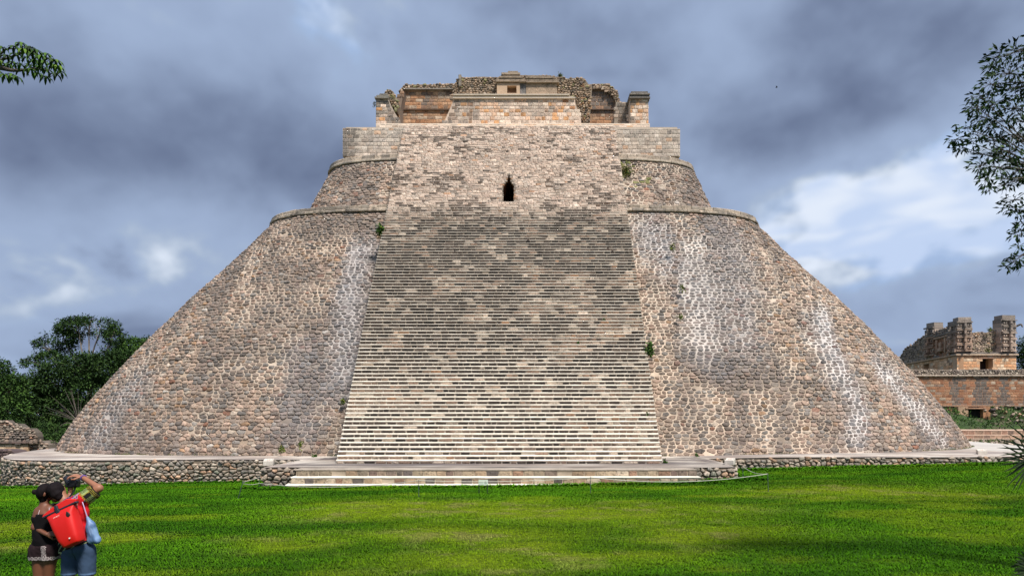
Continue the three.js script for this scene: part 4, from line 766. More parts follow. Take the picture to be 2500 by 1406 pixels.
{
  const posts = {}, mk = (key, tx, ty, bx, by, D0, label) => {
    const D = D0 || groundAt(bx, by), b = at(bx, by, D), gy = lawnY(b.x, D), t = at(tx, ty, D), o = thing('rope_post', label, 'post', V(b.x, gy, -D), 'thin metal posts of the rope barrier'), S = new Soup();
    b.y = gy - 0.05; tubeInto(S, [b, t], { a: 0.014, b: 0.012 }, 7, [1, 1, 1]); part('rod', S.geo(), M.metal, o);
    const E = new Soup(); tubeInto(E, curve([V(t.x, t.y - 0.03, t.z), V(t.x + 0.022, t.y, t.z), V(t.x, t.y + 0.022, t.z), V(t.x - 0.02, t.y, t.z), V(t.x, t.y - 0.025, t.z)], 8), { a: 0.006, b: 0.006 }, 5, [1, 1, 1]); part('eyelet', E.geo(), M.metal, o);
    posts[key] = t;
  };
  mk('a', 592, 1177, 579, 1218.5, 0, 'leaning metal rope post on the lawn left of the steps'); mk('b', 631.5, 1163, 631.5, 1193, 32.6, 'thin metal rope post against the rubble end of the steps');
  mk('c', 1022, 1173, 1022, 1215, 0, 'thin metal rope post between the left steps and the notice board'); mk('d', 1442, 1165, 1442, 1205, 0, 'thin metal rope post right of the notice board in front of the steps');
  mk('e', 1875, 1157, 1877, 1201, 0, 'metal rope post standing farthest right on the open lawn'); mk('f', 1814.5, 1139, 1814.5, 1172, 33.2, 'thin metal rope post beside the right end of the steps');
  const rope = (p, q, sag, label) => { const S = new Soup(), n = 18, pts = []; for (let k = 0; k <= n; k++) { const t = k / n, a = p.clone().lerp(q, t); a.y -= sag * 4 * t * (1 - t); pts.push(a); } tubeInto(S, pts, { a: 0.011, b: 0.011 }, 6, [1, 1, 1]); const m = part('rope', S.geo(), M.rope, scene); tag(m, label, 'rope', 'ropes of the barrier in front of the steps'); };
  rope(posts.a, at(636, 1163.5, 33.2), 0.02, 'upper pale rope from the leaning post to the rubble pier'); rope(posts.a.clone().add(V(0, -0.06, 0)), posts.b.clone().add(V(0, -0.32, 0)), 0.05, 'lower pale rope from the leaning post to the pier post');
  rope(posts.b.clone().add(V(0, -0.32, 0)), posts.c, 0.22, 'sagging pale rope in front of the left half of the steps'); rope(posts.c, posts.d, 0.1, 'pale rope running behind the notice board'); rope(posts.d, posts.e, 0.24, 'sagging pale rope in front of the right end of the steps'); rope(posts.e, posts.f, 0.12, 'short pale rope turning back to the terrace corner');
}
function markerBlock(px, py, D, w, turn, label, y = null) {
  const p = at(px, py, D), o = thing('marker_block', label, 'block', V(p.x, y ?? terraceY(p.x, D), -D), 'white blocks at the corners of the terrace'); o.rotation.y = turn;
  const sh = new THREE.Shape([[-0.22, 0], [0.22, 0], [0.22, 0.2], [-0.2, 0.3]].map(([a, b]) => new THREE.Vector2(a, b))), g = new THREE.ExtrudeGeometry(sh, { depth: w, bevelEnabled: true, bevelSize: 0.012, bevelThickness: 0.012, bevelSegments: 1 });
  g.rotateY(-Math.PI / 2); g.translate(w / 2, 0, 0);
  const m = new THREE.Mesh(colored(g, [0.72, 0.66, 0.58]), M.paving); m.name = numbered('body'); m.castShadow = m.receiveShadow = true; o.add(m);
  const pl = new THREE.PlaneGeometry(w * 0.62, 0.26); pl.rotateX(-Math.PI / 2 + 0.234); pl.translate(0, 0.272, 0);
  const t = canvas(128, 64, (c) => { c.fillStyle = '#d8cfc2'; c.fillRect(0, 0, 128, 64); c.strokeStyle = '#b2553f'; c.lineWidth = 7; c.beginPath(); c.arc(44, 36, 16, 0.3, 5.6); c.stroke(); c.beginPath(); c.ellipse(86, 34, 13, 18, 0, 0, 7); c.stroke(); });
  const k = new THREE.Mesh(pl, new THREE.MeshStandardMaterial({ map: t, roughness: 0.8 })); k.name = numbered('plate'); o.add(k);
}
markerBlock(655, 1137, 35.0, 0.44, 0.2, 'white block with a red mark on the left corner of the landing');
markerBlock(1783, 1141, 35.2, 0.42, -0.5, 'white block with a sloping top on the right corner of the landing');
markerBlock(2398, 1106, 42.4, 0.46, -0.3, 'white block behind the palm fronds at the far end of the terrace');

// ------------------------------------------------------------------ leaves, trees and small plants
function leafInto(S, p, dir, nrm, l, w, c) { // folded pointed leaf, six corners
  const s = dir.clone().cross(nrm).normalize(), n = s.clone().cross(dir).normalize(), P = (f, side, up) => S.v(p.x + dir.x * l * f + s.x * w * side + n.x * up, p.y + dir.y * l * f + s.y * w * side + n.y * up, p.z + dir.z * l * f + s.z * w * side + n.z * up, c, f, side);
  const a = P(0, 0, 0), b = P(0.45, 1, w * 0.35), d = P(0.45, -1, w * 0.35), m = P(0.5, 0, 0), e = P(1, 0, -w * 0.5);
  S.t(a, b, m); S.t(a, m, d); S.t(m, b, e); S.t(d, m, e);
}
function rdir(R, up = 0) { const z = R() * 2 - 1, a = R() * 6.283, r = Math.sqrt(1 - z * z); return V(r * Math.cos(a), z + up, r * Math.sin(a)).normalize(); }
// blobs: [x, y, z, rx, ry, rz]; leaves sit in sprays spread through each blob, denser towards its skin
function crownInto(S, blobs, count, size, tones, R, gap = 0) {
  let vol = 0; for (const b of blobs) vol += (b[3] * b[4] * b[5]) ** 0.67;
  for (const b of blobs) {
    const n = Math.round(count * (b[3] * b[4] * b[5]) ** 0.67 / vol / 9), hue = R();
    for (let k = 0; k < n; k++) {
      const d = rdir(R, 0.15), r = (0.45 + 0.6 * R() ** 0.7), c0 = V(b[0] + d.x * b[3] * r, b[1] + d.y * b[4] * r, b[2] + d.z * b[5] * r);
      if (gap && fbm(c0.x * 0.55 + 7, c0.y * 0.7 + c0.z * 0.3, 3) < gap) continue;
      const tone = mul(mix3(pick(R, tones), pick(R, tones), hue), 0.7 + 0.6 * R()), out = d.clone().add(V(0, 0.25, 0)).normalize();
      for (let m = 0; m < 9; m++) { const e = rdir(R), p = c0.clone().addScaledVector(e, size * 1.5 * R()), dir = out.clone().multiplyScalar(0.7).add(e).add(V(0, -0.25, 0)).normalize(); leafInto(S, p, dir, rdir(R, 1.2), size * (0.7 + 0.7 * R()), size * 0.24, mul(tone, 0.8 + 0.4 * R())); }
    }
  }
}
const DEEP = [[3, [0.026, 0.056, 0.014]], [2, [0.036, 0.076, 0.017]], [1.2, [0.018, 0.038, 0.013]], [0.6, [0.056, 0.1, 0.02]]];
const FRESH = [[3, [0.05, 0.11, 0.02]], [2, [0.07, 0.14, 0.025]], [1, [0.035, 0.075, 0.02]]];
function tree(name, label, group, foot, trunkTop, r, blobs, leaves, size, tones, seed, gap, bark = [0.2, 0.165, 0.135]) {
  const R = rng(seed), o = thing(name, label, 'tree', foot, group), S = new Soup(), C = new Soup();
  tubeInto(S, curve([foot, foot.clone().lerp(trunkTop, 0.5).add(V(R() - 0.5, 0, 0)), trunkTop], 8), { a: r, b: r * 0.6 }, 8, bark); part('trunk', S.geo(), M.bark, o);
  const Lm = new Soup();
  for (const b of blobs) { const e = V(b[0], b[1] - b[4] * 0.2, b[2]), st = foot.clone().lerp(trunkTop, 0.55 + 0.45 * R()); tubeInto(Lm, curve([st, st.clone().lerp(e, 0.5).add(V(0, (R() - 0.2) * 1.1, R() - 0.5)), e], 6), { a: r * 0.36, b: r * 0.1 }, 5, bark); for (let k = 0; k < 4; k++) { const q = V(b[0] + (R() - 0.5) * 1.5 * b[3], b[1] + (R() - 0.1) * 0.8 * b[4], b[2] + (R() - 0.5) * b[5]); tubeInto(Lm, curve([st.clone().lerp(e, 0.6 + 0.3 * R()), e.clone().lerp(q, 0.5).add(V(0, 0.3, 0)), q], 4), { a: r * 0.13, b: 0.02 }, 4, bark); } }
  part('limbs', Lm.geo(), M.bark, o, 'stuff');
  crownInto(C, blobs, leaves, size, tones, R, gap); part('crown', C.geo(), M.leaf, o);
}
const blob = (px, py, D, rx, ry, rz) => { const p = at(px, py, D); return [p.x, p.y, p.z, rx / F * D, ry / F * D, (rz ?? rx) / F * D]; };
const footAt = (px, D, y = -1.6) => V(X_(px, D), y, -D);
// behind the left shoulder of the pyramid
tree('broad_tree', 'tall airy tree with a flat spreading crown rising above the dark trees', null, footAt(222, 88), at(216, 880, 88), 0.42,
  [blob(190, 800, 88, 48, 20), blob(245, 800, 88, 42, 20), blob(150, 822, 88, 40, 20), blob(276, 822, 87, 24, 22), blob(110, 848, 88, 28, 20), blob(215, 786, 89, 34, 12), blob(120, 880, 87, 30, 22), blob(265, 850, 90, 24, 12), blob(80, 890, 86, 26, 18), blob(165, 850, 90, 26, 14)], 15500, 0.3, DEEP, 201, 0.44, [0.27, 0.235, 0.2]);
tree('dense_tree', 'dark rounded tree filling the gap beside the left edge of the pyramid', null, footAt(170, 82), at(175, 960, 82), 0.4,
  [blob(190, 905, 82, 70, 40), blob(250, 900, 83, 60, 34), blob(130, 930, 81, 56, 44), blob(220, 960, 82, 66, 44), blob(150, 1000, 81, 60, 44), blob(90, 960, 81, 50, 40), blob(300, 880, 84, 44, 26), blob(215, 1030, 80, 44, 40)], 30000, 0.32, DEEP, 202, 0.3);
tree('slope_tree', 'mid green tree showing its top over the left slope of the pyramid', null, footAt(335, 92), at(335, 880, 92), 0.3,
  [blob(330, 848, 92, 40, 22), blob(365, 836, 92, 26, 14), blob(305, 870, 91, 34, 22), blob(350, 880, 92, 44, 30)], 10000, 0.3, FRESH, 203, 0.3);
tree('edge_tree', 'leafy tree at the far left with a bright green lower side', null, footAt(-40, 76), at(-30, 930, 76), 0.36,
  [blob(0, 905, 76, 24, 24), blob(30, 950, 76, 38, 34), blob(-30, 940, 76, 50, 50), blob(20, 1000, 75, 44, 32), blob(-60, 1000, 75, 60, 50)], 14000, 0.3, [...FRESH, ...DEEP], 204, 0.3);
tree('back_tree', 'very dark tree standing behind the left stone ruin', null, footAt(70, 100), at(70, 980, 100), 0.4,
  [blob(60, 960, 100, 50, 40), blob(110, 1000, 100, 60, 44), blob(40, 1020, 100, 60, 40), blob(-30, 980, 100, 70, 50), blob(180, 1040, 100, 70, 40)], 16000, 0.34, DEEP, 205, 0);
tree('bare_shrub', 'bushy shrub with bare grey fanning branches at the left foot of the pyramid', null, footAt(190, 70), at(185, 1035, 70), 0.14,
  [blob(120, 1060, 70, 34, 26), blob(160, 1080, 69, 44, 24), blob(105, 1085, 69, 22, 20)], 6500, 0.22, [...DEEP, [1.2, [0.06, 0.13, 0.02]]], 206, 0.2);
{ // its bare fan of twigs
  const S = new Soup(), R = rng(207), c = [0.17, 0.145, 0.125], b = at(190, 1030, 68);
  for (let k = 0; k < 26; k++) { const a = lerp(0.15, 2.5, R()), l = lerp(1.6, 3.6, R()), e = V(b.x - Math.cos(a * 0.9) * l, b.y + Math.sin(a) * l * 0.9 + 0.3, b.z + (R() - 0.5) * 1.5); tubeInto(S, curve([b, b.clone().lerp(e, 0.5).add(V(0, 0.12, 0)), e], 5), { a: 0.026, b: 0.006 }, 4, c); }
  const m = part('fanned_twigs', S.geo(), M.bark, scene.getObjectByName('bare_shrub'));
}
tree('far_tree', 'dark green tree behind the ruined palace at the right edge', null, footAt(2560, 122), at(2545, 900, 122), 0.4, [blob(2510, 850, 122, 26, 30), blob(2540, 890, 122, 50, 50), blob(2495, 890, 122, 14, 34), blob(2580, 850, 122, 50, 60)], 11000, 0.36, DEEP, 208, 0.2);

// near branches reaching into the view from trees that stand outside it
{
  const R = rng(220), D = 11, foot = V(X_(2760, D), lawnY(8, D), -D + 0.3), o = thing('overhanging_tree', 'near tree with glossy dark oval leaves hanging in at the right edge', 'tree', foot), S = new Soup(), T = new Soup(), C = new Soup(), bark = [0.16, 0.13, 0.105];
  const top = at(2700, 330, D); tubeInto(S, curve([foot, V(foot.x + 0.15, 1.6, foot.z), V(top.x + 0.2, 4, -D), top, at(2640, 60, D), at(2600, -160, D)], 16), { a: 0.26, b: 0.07 }, 9, bark); part('trunk', S.geo(), M.bark, o);
  const tw = [ // twig ends and the spread of their leaves, in measured places
    [2440, 140, 34, 26], [2480, 125, 36, 26], [2425, 165, 22, 20], [2465, 180, 46, 34], [2420, 205, 30, 22], [2490, 215, 46, 30], [2400, 240, 26, 16], [2380, 237, 18, 10], [2385, 262, 24, 18], [2430, 250, 44, 24], [2480, 265, 42, 30], [2400, 285, 34, 20], [2376, 268, 14, 14], [2450, 295, 44, 24], [2415, 312, 26, 16],
    [2360, 312, 30, 14], [2335, 340, 20, 24], [2352, 360, 26, 18], [2385, 330, 26, 18], [2330, 365, 12, 10], [2378, 350, 20, 14], [2430, 345, 30, 18], [2480, 330, 40, 26], [2420, 375, 38, 22], [2465, 370, 44, 28], [2395, 405, 26, 22], [2440, 410, 46, 26], [2410, 440, 24, 18], [2485, 415, 36, 28], [2470, 440, 30, 18], [2418, 460, 14, 12], [2462, 455, 22, 14],
    [2480, 488, 34, 14], [2465, 505, 24, 12], [2490, 515, 26, 20], [2495, 562, 26, 18], [2480, 575, 16, 10], [2500, 545, 20, 12], [2475, 640, 24, 14], [2492, 625, 18, 16], [2460, 652, 12, 8], [2500, 650, 20, 14], [2488, 602, 12, 8], [2540, 300, 60, 60], [2560, 200, 60, 60], [2540, 420, 50, 50], [2530, 520, 40, 30], [2540, 110, 50, 50]];
  const hubs = [at(2620, 200, D), at(2600, 330, D + 0.2), at(2600, 430, D - 0.2), at(2600, 540, D), at(2600, 120, D)];
  for (const h of hubs) tubeInto(T, curve([at(2690, 330, D), at(2690, 330, D).lerp(h, 0.5).add(V(0, 0.12, 0)), h], 5), { a: 0.06, b: 0.03 }, 6, bark);
  for (const [px, py, rx, ry] of tw) {
    const c = at(px, py, D + (R() - 0.5) * 1.3); let h = hubs[0]; for (const q of hubs) if (q.distanceTo(c) < h.distanceTo(c)) h = q;
    tubeInto(T, curve([h, h.clone().lerp(c, 0.55).add(V(0, 0.1 * (R() - 0.3), 0.1 * (R() - 0.5))), c], 7), { a: 0.014, b: 0.004 }, 5, bark);
    const n = Math.round(rx * ry / 14) + 6;
    for (let k = 0; k < n; k++) {
      const d = rdir(R), p = c.clone().add(V(d.x * rx / F * D * Math.sqrt(R()), d.y * ry / F * D * Math.sqrt(R()), d.z * rx / F * D * R()));
      const dir = V(p.x - c.x, p.y - c.y, p.z - c.z).normalize().multiplyScalar(0.9).add(rdir(R).multiplyScalar(0.6)).add(V(-0.25, -0.4, 0)).normalize();
      leafInto(C, p, dir, rdir(R, 0.8), 0.07 + 0.055 * R(), 0.014 + 0.006 * R(), mul(pick(R, [[3, [0.02, 0.04, 0.014]], [2, [0.028, 0.058, 0.016]], [0.6, [0.06, 0.1, 0.03]]]), 0.7 + 0.7 * R()));
      if (k % 3 === 0) tubeInto(T, [c, p], { a: 0.0035, b: 0.002 }, 4, bark);
    }
  }
  part('limbs', T.geo(), M.bark, o, 'stuff'); part('crown', C.geo(), M.leaf, o);
}
{
  const R = rng(230), D = 9, foot = V(X_(-380, D), lawnY(-8.5, D), -D), o = thing('palmate_tree', 'near branch of drooping finger shaped leaves at the upper left edge', 'tree', foot), S = new Soup(), T = new Soup(), C = new Soup(), bark = [0.12, 0.1, 0.08];
  tubeInto(S, curve([foot, V(foot.x + 0.2, 2.5, -D), at(-330, 150, D), at(-360, -200, D)], 12), { a: 0.18, b: 0.06 }, 9, bark); part('trunk', S.geo(), M.bark, o);
  for (const pts of [[[-330, 150], [-150, 150], [0, 166], [30, 172], [90, 168], [118, 172]], [[-200, 150], [-60, 140], [0, 146], [60, 128], [95, 135], [130, 150]], [[-100, 146], [-20, 146], [14, 120], [36, 119]]]) { const c = curve(pts.map(([a, b], i) => at(a, b, D + (i % 2) * 0.06)), 14); tubeInto(T, c, { a: pts[0][0] < -300 ? 0.045 : 0.02, b: 0.006 }, 6, bark); }
  const hubs = [[4, 118], [14, 138], [32, 116], [38, 134], [50, 108], [56, 124], [62, 142], [74, 118], [78, 134], [88, 126], [84, 150], [98, 140], [104, 152], [112, 134], [122, 146], [128, 160], [136, 150], [140, 164], [112, 172], [146, 178], [132, 182], [110, 190], [92, 182], [70, 160], [46, 158], [28, 154], [52, 172], [26, 184], [10, 186], [36, 190], [-6, 150], [-14, 120], [-8, 176], [100, 164], [64, 118], [18, 160], [-30, 140], [-34, 170], [74, 172], [86, 164]];
  for (const [px, py] of hubs) {
    const h = at(px, py - 2, D + (R() - 0.5) * 0.7), n = 6 + Math.floor(R() * 3), a0 = R() * 6, tone = mul(pick(R, [[2, [0.035, 0.075, 0.014]], [2, [0.055, 0.115, 0.016]], [1, [0.09, 0.16, 0.02]], [1, [0.025, 0.045, 0.018]]]), 0.8 + 0.5 * R());
    tubeInto(T, curve([h, h.clone().add(V(-0.04, -0.03, 0)), h.clone().add(V(-0.09 + 0.05 * R(), -0.06 + 0.08 * R(), 0))], 4), { a: 0.0035, b: 0.004 }, 4, bark);
    for (let k = 0; k < n; k++) { // drooping leaflets, each in two bent lengths
      const a = a0 + k / n * 6.283, out = V(Math.cos(a), 0.15, Math.sin(a)).normalize(), l = 0.125 + 0.04 * R(), w = 0.017, s = out.clone().cross(V(0, 1, 0)).normalize(), P = (f, side) => { const q = h.clone().addScaledVector(out, l * (f - 0.42 * f * f)).add(V(0, -l * 0.72 * f * f + 0.02 * f, 0)).addScaledVector(s, w * side); return C.v(q.x, q.y, q.z, mul(tone, 0.85 + 0.3 * f), f, side); };
      const r = [[0, 0.12], [0.3, 0.7], [0.6, 1], [0.85, 0.6]].map(([f, e]) => [P(f, -e), P(f, e)]), tip = P(1, 0);
      for (let e = 0; e < 3; e++) C.q(r[e][0], r[e][1], r[e + 1][1], r[e + 1][0]); C.t(r[3][0], r[3][1], tip);
    }
  }
  part('limbs', T.geo(), M.bark, o, 'stuff'); part('crown', C.geo(), M.leaf, o);
}
function fanPalm(hubs, foot, label, seed, D) {
  const R = rng(seed), o = thing('fan_palm', label, 'palm', foot), S = new Soup(), P = new Soup();
  tubeInto(S, [foot, foot.clone().add(V(0.03, 0.35, 0.02)), foot.clone().add(V(0, 0.75, 0))], { a: 0.13, b: 0.1 }, 9, [0.13, 0.1, 0.07]); part('trunk', S.geo(), M.bark, o);
  const heart = foot.clone().add(V(0, 0.75, 0));
  for (const [hx, hy, ang, len, tilt] of hubs) {
    const h = at(hx, hy, D + tilt), C = new Soup(); tubeInto(P, curve([heart, heart.clone().lerp(h, 0.5).add(V(0, 0.12, 0)), h], 6), { a: 0.016, b: 0.009 }, 5, [0.07, 0.11, 0.03]);
    for (let k = 0; k < 15; k++) {
      const a = ang + (k / 14 - 0.5) * 2.7, l = len * (0.82 + 0.2 * Math.cos((k / 14 - 0.5) * 2.4)) * (0.9 + 0.2 * R()), d = V(Math.cos(a), Math.sin(a), (R() - 0.5) * 0.35 + tilt * 0.3).normalize(), s = d.clone().cross(V(0, 0.2, 1)).normalize(), w = 0.011, c = mul(pick(R, [[3, [0.01, 0.02, 0.008]], [1, [0.022, 0.04, 0.012]]]), 0.8 + 0.5 * R());
      const q = (f, e, g) => { const p = h.clone().addScaledVector(d, l * f).add(V(0, -0.1 * l * f * f, 0)).addScaledVector(s, w * e); return C.v(p.x, p.y, p.z + g, c, f, e); };
      const r = [[0.05, 0.2], [0.4, 1], [0.75, 0.7]].map(([f, e]) => [q(f, -e, 0), q(f, 0, 0.006), q(f, e, 0)]), t = q(1, 0, 0);
      for (let e = 0; e < 2; e++) for (let i = 0; i < 2; i++) C.q(r[e][i], r[e][i + 1], r[e + 1][i + 1], r[e + 1][i]);
      C.t(r[2][0], r[2][1], t); C.t(r[2][1], r[2][2], t);
    }
    part('frond', C.geo(), M.leaf, o);
  }
  part('stalks', P.geo(), M.leaf, o, 'stuff');
}
fanPalm([[2522, 1128, 2.75, 0.42, 0.2], [2545, 1105, 2.35, 0.44, -0.3], [2620, 1040, 1.5, 0.5, 0.2], [2660, 1100, 0.6, 0.5, -0.2], [2640, 1160, -0.3, 0.5, 0.3], [2590, 1070, 2.0, 0.46, 0.5]], V(X_(2600, 7.2), lawnY(5.5, 7.2), -7.2), 'dark fan palm fronds at the right edge before the terrace wall', 241, 7.2);
fanPalm([[2520, 1375, 2.85, 0.2, 0.1], [2525, 1395, 3.25, 0.2, -0.1], [2570, 1330, 1.6, 0.24, 0.1], [2600, 1380, 0.5, 0.24, 0]], V(X_(2580, 6.4), lawnY(5, 6.4) - 0.55, -6.4), 'small dark palm seedling in the lower right corner', 242, 6.4);

function tuft(name, label, p, n, size, spread, tones, seed, dropY = 0, cat = 'plant') {
  const R = rng(seed), o = thing(name, label, cat, p), C = new Soup(), S = new Soup();
  for (let k = 0; k < Math.max(3, n / 14); k++) { const e = rdir(R, 0.4); const q = p.clone().add(V(e.x * spread * 0.7, e.y * spread * 0.7 - dropY * 0.5, Math.abs(e.z) * spread * 0.6)); tubeInto(S, curve([p, p.clone().lerp(q, 0.6).add(V(0, 0.04, 0.05)), q], 4), { a: 0.012, b: 0.004 }, 4, [0.1, 0.09, 0.05]); }
  part('stem', S.geo(), M.bark, o);
  for (let k = 0; k < n; k++) { const e = rdir(R, 0.1), q = p.clone().add(V(e.x * spread * R(), e.y * spread * R() - dropY * R(), Math.abs(e.z) * spread * 0.8 * R())); leafInto(C, q, rdir(R, -0.2).add(V(0, 0, 0.5)).normalize(), rdir(R, 0.9), size * (0.6 + 0.8 * R()), size * 0.24, mul(pick(R, tones), 0.75 + 0.6 * R())); }
  part('foliage', C.geo(), M.leaf, o);
}
const onStair = (px, py, d = 0.05) => { const [x, y] = stairXY(px, py); return V(x, y, -stairD(y) + d); };
tuft('wall_plant', 'dark leafy shrub growing from the left edge of the stairway below the moulding', onStair(931, 556, 0.2), 260, 0.2, 0.34, [...FRESH, [1, [0.12, 0.16, 0.02]]], 251, 0.5);
tuft('wall_plant', 'green trailing shrub growing from the right edge of the stairway', onStair(1583, 843, 0.3), 300, 0.19, 0.3, [...FRESH, [1, [0.1, 0.16, 0.03]]], 252, 0.6);
tuft('moss_clump', 'yellowish moss and weeds in the upper right angle of stair and tier', (() => { const y = 21.4, D = 54.0; return V(X_(1526, D), y, -D + 0.5); })(), 420, 0.16, 0.75, [[2, [0.13, 0.15, 0.03]], [2, [0.08, 0.12, 0.025]], [1, [0.2, 0.17, 0.05]]], 253, 0.8);
[[1475, 782], [1412, 838], [1580, 1010]].forEach(([a, b], i) => tuft('step_weed', ['small weed on a middle step right of centre', 'tiny weed on a step near the middle of the stairs', 'small weed low on the right end of the stairs'][i], onStair(a, b, 0.08), 40, 0.1, 0.1, FRESH, 254 + i));
tuft('rim_weed', 'withered twiggy weed on the temple roof line right of the shrine', V(X_(1368, 57.6), Y_(184, 57.6), -57.6), 120, 0.14, 0.3, [[1, [0.12, 0.14, 0.05]], [1, [0.08, 0.1, 0.03]]], 257, 0.1);
tuft('corner_weed', 'grey trailing weed hanging at the left corner of the temple', V(X_(914, 57), Y_(250, 57), -57), 60, 0.12, 0.22, [[1, [0.1, 0.11, 0.07]]], 258, 0.35);
for (const [px, D, s, l] of [[1622, 36.4, 0.16, 'small grass tuft at the right foot of the stairway'], [770, 41.3, 0.16, 'small green weed at the wall foot left of the stairway'], [1700, 41.4, 0.14, 'low green weed at the foot of the right wall']]) tuft('foot_weed', l, V(X_(px, D), terraceY(X_(px, D), D) + 0.05, -D + 0.1), 60, 0.14, s, FRESH, 260 + px, 0);
[[735, 1080, 'yellow green weed sprouting low on the left wall'], [690, 1090, 'small dark weed at the foot of the left wall'], [840, 975, 'mossy weed on the left wall beside the stairs'], [1665, 700, 'yellow weed on the upper right wall near the stairs'], [1660, 770, 'ochre weed on the right wall by the stair edge'], [1640, 600, 'pale weed in the right wall high by the stairs']].forEach(([px, py, l], i) => { const [x, y] = wallXY(px, py); tuft('wall_weed', l, V(x, y, -(41.3 + 0.493 * y) + 0.15), 70, 0.15, 0.22, [[2, [0.14, 0.17, 0.03]], [1, [0.07, 0.12, 0.02]]], 300 + i, 0.25); });
{ // thin weeds in the joint between the wall foot and the terrace floor, and in cracks of the terrace
  const C = new Soup(), R = rng(411);
  for (let k = 0; k < 2600; k++) {
    const q = 0.12 + 0.76 * R(), p = T1.pt(q, 0.8 / 18.05 + 0.004), g = fbm(q * 60, 3, 3); if (g < 0.52 || (p.x > STAIR.x0 && p.x < STAIR.x1)) continue;
    const b = V(p.x + (R() - 0.5) * 0.2, terraceY(p.x, -p.z) + 0.02, p.z + 0.05 + 0.22 * R()); leafInto(C, b, rdir(R, 1.2), rdir(R, 0.3), 0.06 + 0.1 * R(), 0.014, mul(pick(R, [[2, [0.07, 0.11, 0.02]], [1, [0.13, 0.13, 0.04]]]), 0.7 + 0.6 * R()));
  }
  structure('weeds', C.geo(), M.leaf, 'stuff').userData.label = 'thin weeds along the foot of the pyramid wall';
}
{ // a bird in the sky
  const p = at(1897, 213, 55), o = new Soup(), c = [0.02, 0.02, 0.022], ax = V(0.8, 0.1, 0.5).normalize(), up = V(0, 1, 0), sd = ax.clone().cross(up).normalize();
  tubeInto(o, [-0.09, -0.05, 0.02, 0.07, 0.1].map((t) => p.clone().addScaledVector(ax, t)), [0.006, 0.022, 0.026, 0.018, 0.004], 7, c);
  for (const s of [-1, 1]) { const P = (a, b, h) => { const q = p.clone().addScaledVector(ax, a).addScaledVector(sd, s * b).addScaledVector(up, h); return o.v(q.x, q.y, q.z, c, 0, 0); }; const v = [P(0.05, 0, 0.01), P(-0.03, 0, 0.01), P(-0.02, 0.11, 0.05), P(0.05, 0.11, 0.055), P(-0.04, 0.23, 0.02)]; o.q(v[0], v[1], v[2], v[3]); o.t(v[3], v[2], v[4]); }
  const b = new THREE.Mesh(o.geo(), M.leaf); b.name = 'bird'; scene.add(b); tag(b, 'tiny dark bird flying in the grey sky right of the temple', 'bird');
}

